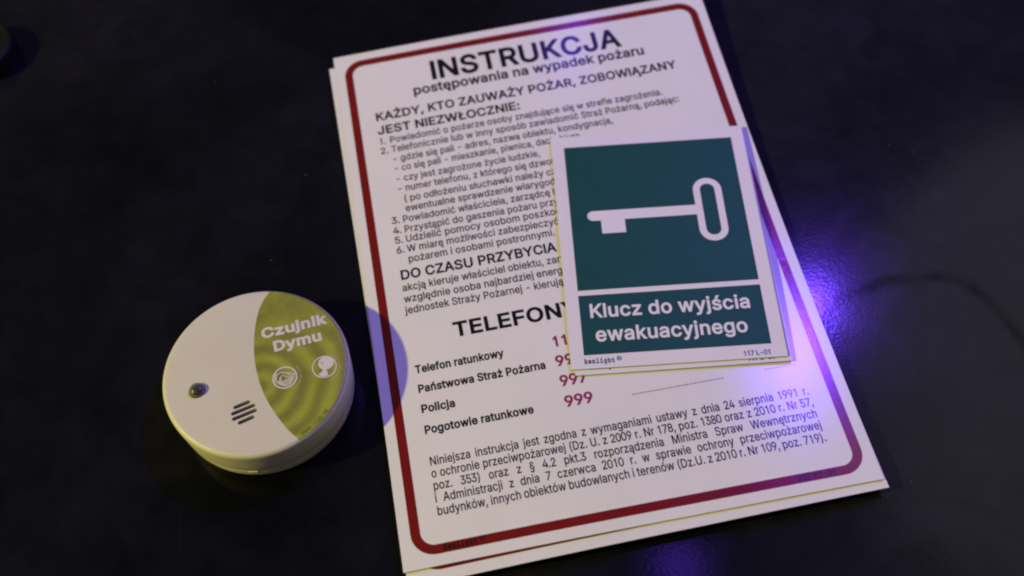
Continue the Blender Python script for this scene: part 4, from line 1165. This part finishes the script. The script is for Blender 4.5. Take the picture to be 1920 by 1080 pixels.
# left badge: a pan-like bowl with waves under a slanting roof line
cx, cy = 15.1, -7.9
V, F = disc_ring(cx, cy, 5.75, 6.6, 48)
make('badge_ring', on_label(V), F, M_pale, label)
ln = []
ln.append((rotl([(-5.6, 0.2), (-3.6, 3.2), (-1.0, 3.9), (5.6, -0.3)], cx, cy), 0.6))
ln.append((rotl([(-4.9, 0.6), (-4.4, 2.4), (-3.3, 3.9)], cx, cy), 1.1))
ln.append((rotl([(-2.6, 0.2), (-1.4, 1.7), (0.2, 1.5), (0.4, 0.2), (1.6, -0.7), (3.0, 0.0), (2.6, 1.0), (1.4, 0.8)], cx, cy), 0.5))
ln.append((rotl([(-2.9, 0.4), (-2.1, -0.4)], cx, cy), 1.2))
for k in range(5):
    y0 = -0.9 - k * 0.85
    hw = math.sqrt(max(1.0, 33 - (y0 - 0.6) ** 2)) * 0.92
    ln.append((rotl([(-hw, y0 + 0.7), (-hw * 0.3, y0 - 0.8), (hw * 0.3, y0 - 0.8), (hw, y0 + 0.7)], cx, cy), 0.52))
bands_obj('badge_drawing', ln, M_pale)
# right badge: a big pale disc over a small wedge
cx, cy = 36.2, -5.7
V, F = disc_ring(cx, cy, 5.95, 6.6, 48)
make('badge_ring', on_label(V), F, M_pale, label)
dl = [(1.6 + 4.15 * math.cos(2 * math.pi * k / 30), 1.8 + 4.0 * math.sin(2 * math.pi * k / 30)) for k in range(30)]
dot = [(-0.3 + 0.42 * math.cos(2 * math.pi * k / 8), 2.7 + 0.5 * math.sin(2 * math.pi * k / 8)) for k in range(8)]
loops_obj('badge_disc', [rotl(dl, cx, cy), rotl(dot, cx, cy)], M_pale, up=0.21)
wd = [(-4.2, -2.6), (-2.4, -2.3), (-1.5, -1.5), (-1.4, 1.2), (-0.9, 1.0), (0.5, -2.4), (0.3, -5.6), (-2.0, -5.4), (-4.0, -4.2)]
loops_obj('badge_wedge', [rotl(wd, cx, cy)], M_pale, up=0.215)
# worn, unreadable small print curving round both badges
for (cx, cy, a0, a1) in ((15.1, -7.9, -75, 42), (36.2, -5.7, -78, 58)):
    random.seed(int(cx))
    ln = []
    a = a0
    while a < a1:
        if random.random() < 0.83:
            t = math.radians(a)
            r0 = 8.0 + random.uniform(0, 0.25)
            r1 = r0 + random.uniform(0.6, 1.15)
            t2 = t + random.uniform(-0.05, 0.05)
            ln.append(([(cx + r0 * math.cos(t), cy + r0 * math.sin(t)), (cx + r1 * math.cos(t2), cy + r1 * math.sin(t2))], 0.36))
        a += 4.0
    bands_obj('small_print', ln, M_faint)
# part number along the lower right edge
num = '0840-1123-00'
ang = -63.5
V = []
F = []
for ch in num:
    a, (vs, fs) = glyph(ch, 14)
    s_ = 1.75 / 521
    t = math.radians(ang + math.degrees(a * s_ / 2 / 47.4))
    u = Vector((-math.sin(t), math.cos(t)))
    w = Vector((-math.cos(t), -math.sin(t)))
    o_ = Vector((47.5 * math.cos(t), 47.5 * math.sin(t)))
    k0 = len(V)
    for v in vs:
        q = o_ + u * ((v[0] - a / 2) * s_) + w * (v[1] * s_)
        V.append((q.x, q.y, 0.0))
    F += [tuple(i + k0 for i in f) for f in fs]
    ang += math.degrees(a * s_ / 47.4) * 1.12
make('part_number', on_label(V), F, M_stamp, label)

# test button: clear dome in a dark socket
lv, lf = lathe([(0.01, DH - 2.1), (BR + 0.4, DH - 2.1), (BR + 0.42, DH - 1.2)], 40, BX, BY)
make('button_socket', lv, lf, M_socket, det, smooth=True, auto=30)
pr_ = [(BR, DH - 1.9), (BR, DH + 0.5)]
for k in range(1, 12):
    t = math.radians(90 * k / 12)
    pr_.append((BR * math.cos(t), DH + 0.5 + 2.9 * math.sin(t)))
pr_.append((0.02, DH + 3.4))
lv, lf = lathe(pr_, 40, BX, BY, close_top=True, close_bot=True)
btn = make('test_button', lv, lf, M_dome, det, smooth=True, auto=50)
lv, lf = lathe([(2.1, DH - 1.6), (2.1, DH + 0.1), (1.4, DH + 0.7), (0.02, DH + 0.9)], 28, BX, BY, close_top=True, close_bot=True)
make('button_core', lv, lf, M_core, btn, smooth=True, auto=50)

tag(det, 'round cream smoke detector with lime green label and clear test button, left of the signs', 'smoke detector')

# ---------------------------------------------------------------- black cap cut off by the corner of the frame
capr = empty('round_cap', (-236.5, 59.0, 0))
V = []
F = []
nr = 96
prof = [(22.5, 0.1), (24.0, 1.2), (24.2, 4.0), (24.2, 10.0), (23.6, 12.2), (21.8, 13.2), (20.5, 13.0), (19.6, 11.6), (0.05, 11.4)]
for j, (r, z) in enumerate(prof):
    for i in range(nr):
        a = 2 * math.pi * i / nr
        rr = r + (0.45 if (i % 3 == 0 and 2 <= j <= 3) else 0.0)
        V.append((rr * math.cos(a), rr * math.sin(a), z))
for j in range(len(prof) - 1):
    for i in range(nr):
        k = (i + 1) % nr
        F.append((j * nr + i, j * nr + k, (j + 1) * nr + k, (j + 1) * nr + i))
F.append(tuple(reversed(range(nr))))
make('shell', V, F, M_capm, capr, smooth=True, auto=30)
lv, lf = lathe([(15.2, 11.5), (15.2, 12.0), (14.4, 12.2), (13.6, 12.0), (13.6, 11.5)], 64)
make('raised_ring', lv, lf, M_capm, capr, smooth=True, auto=40)
tag(capr, 'black round ribbed cap cut off at the upper left corner of the table', 'cap')
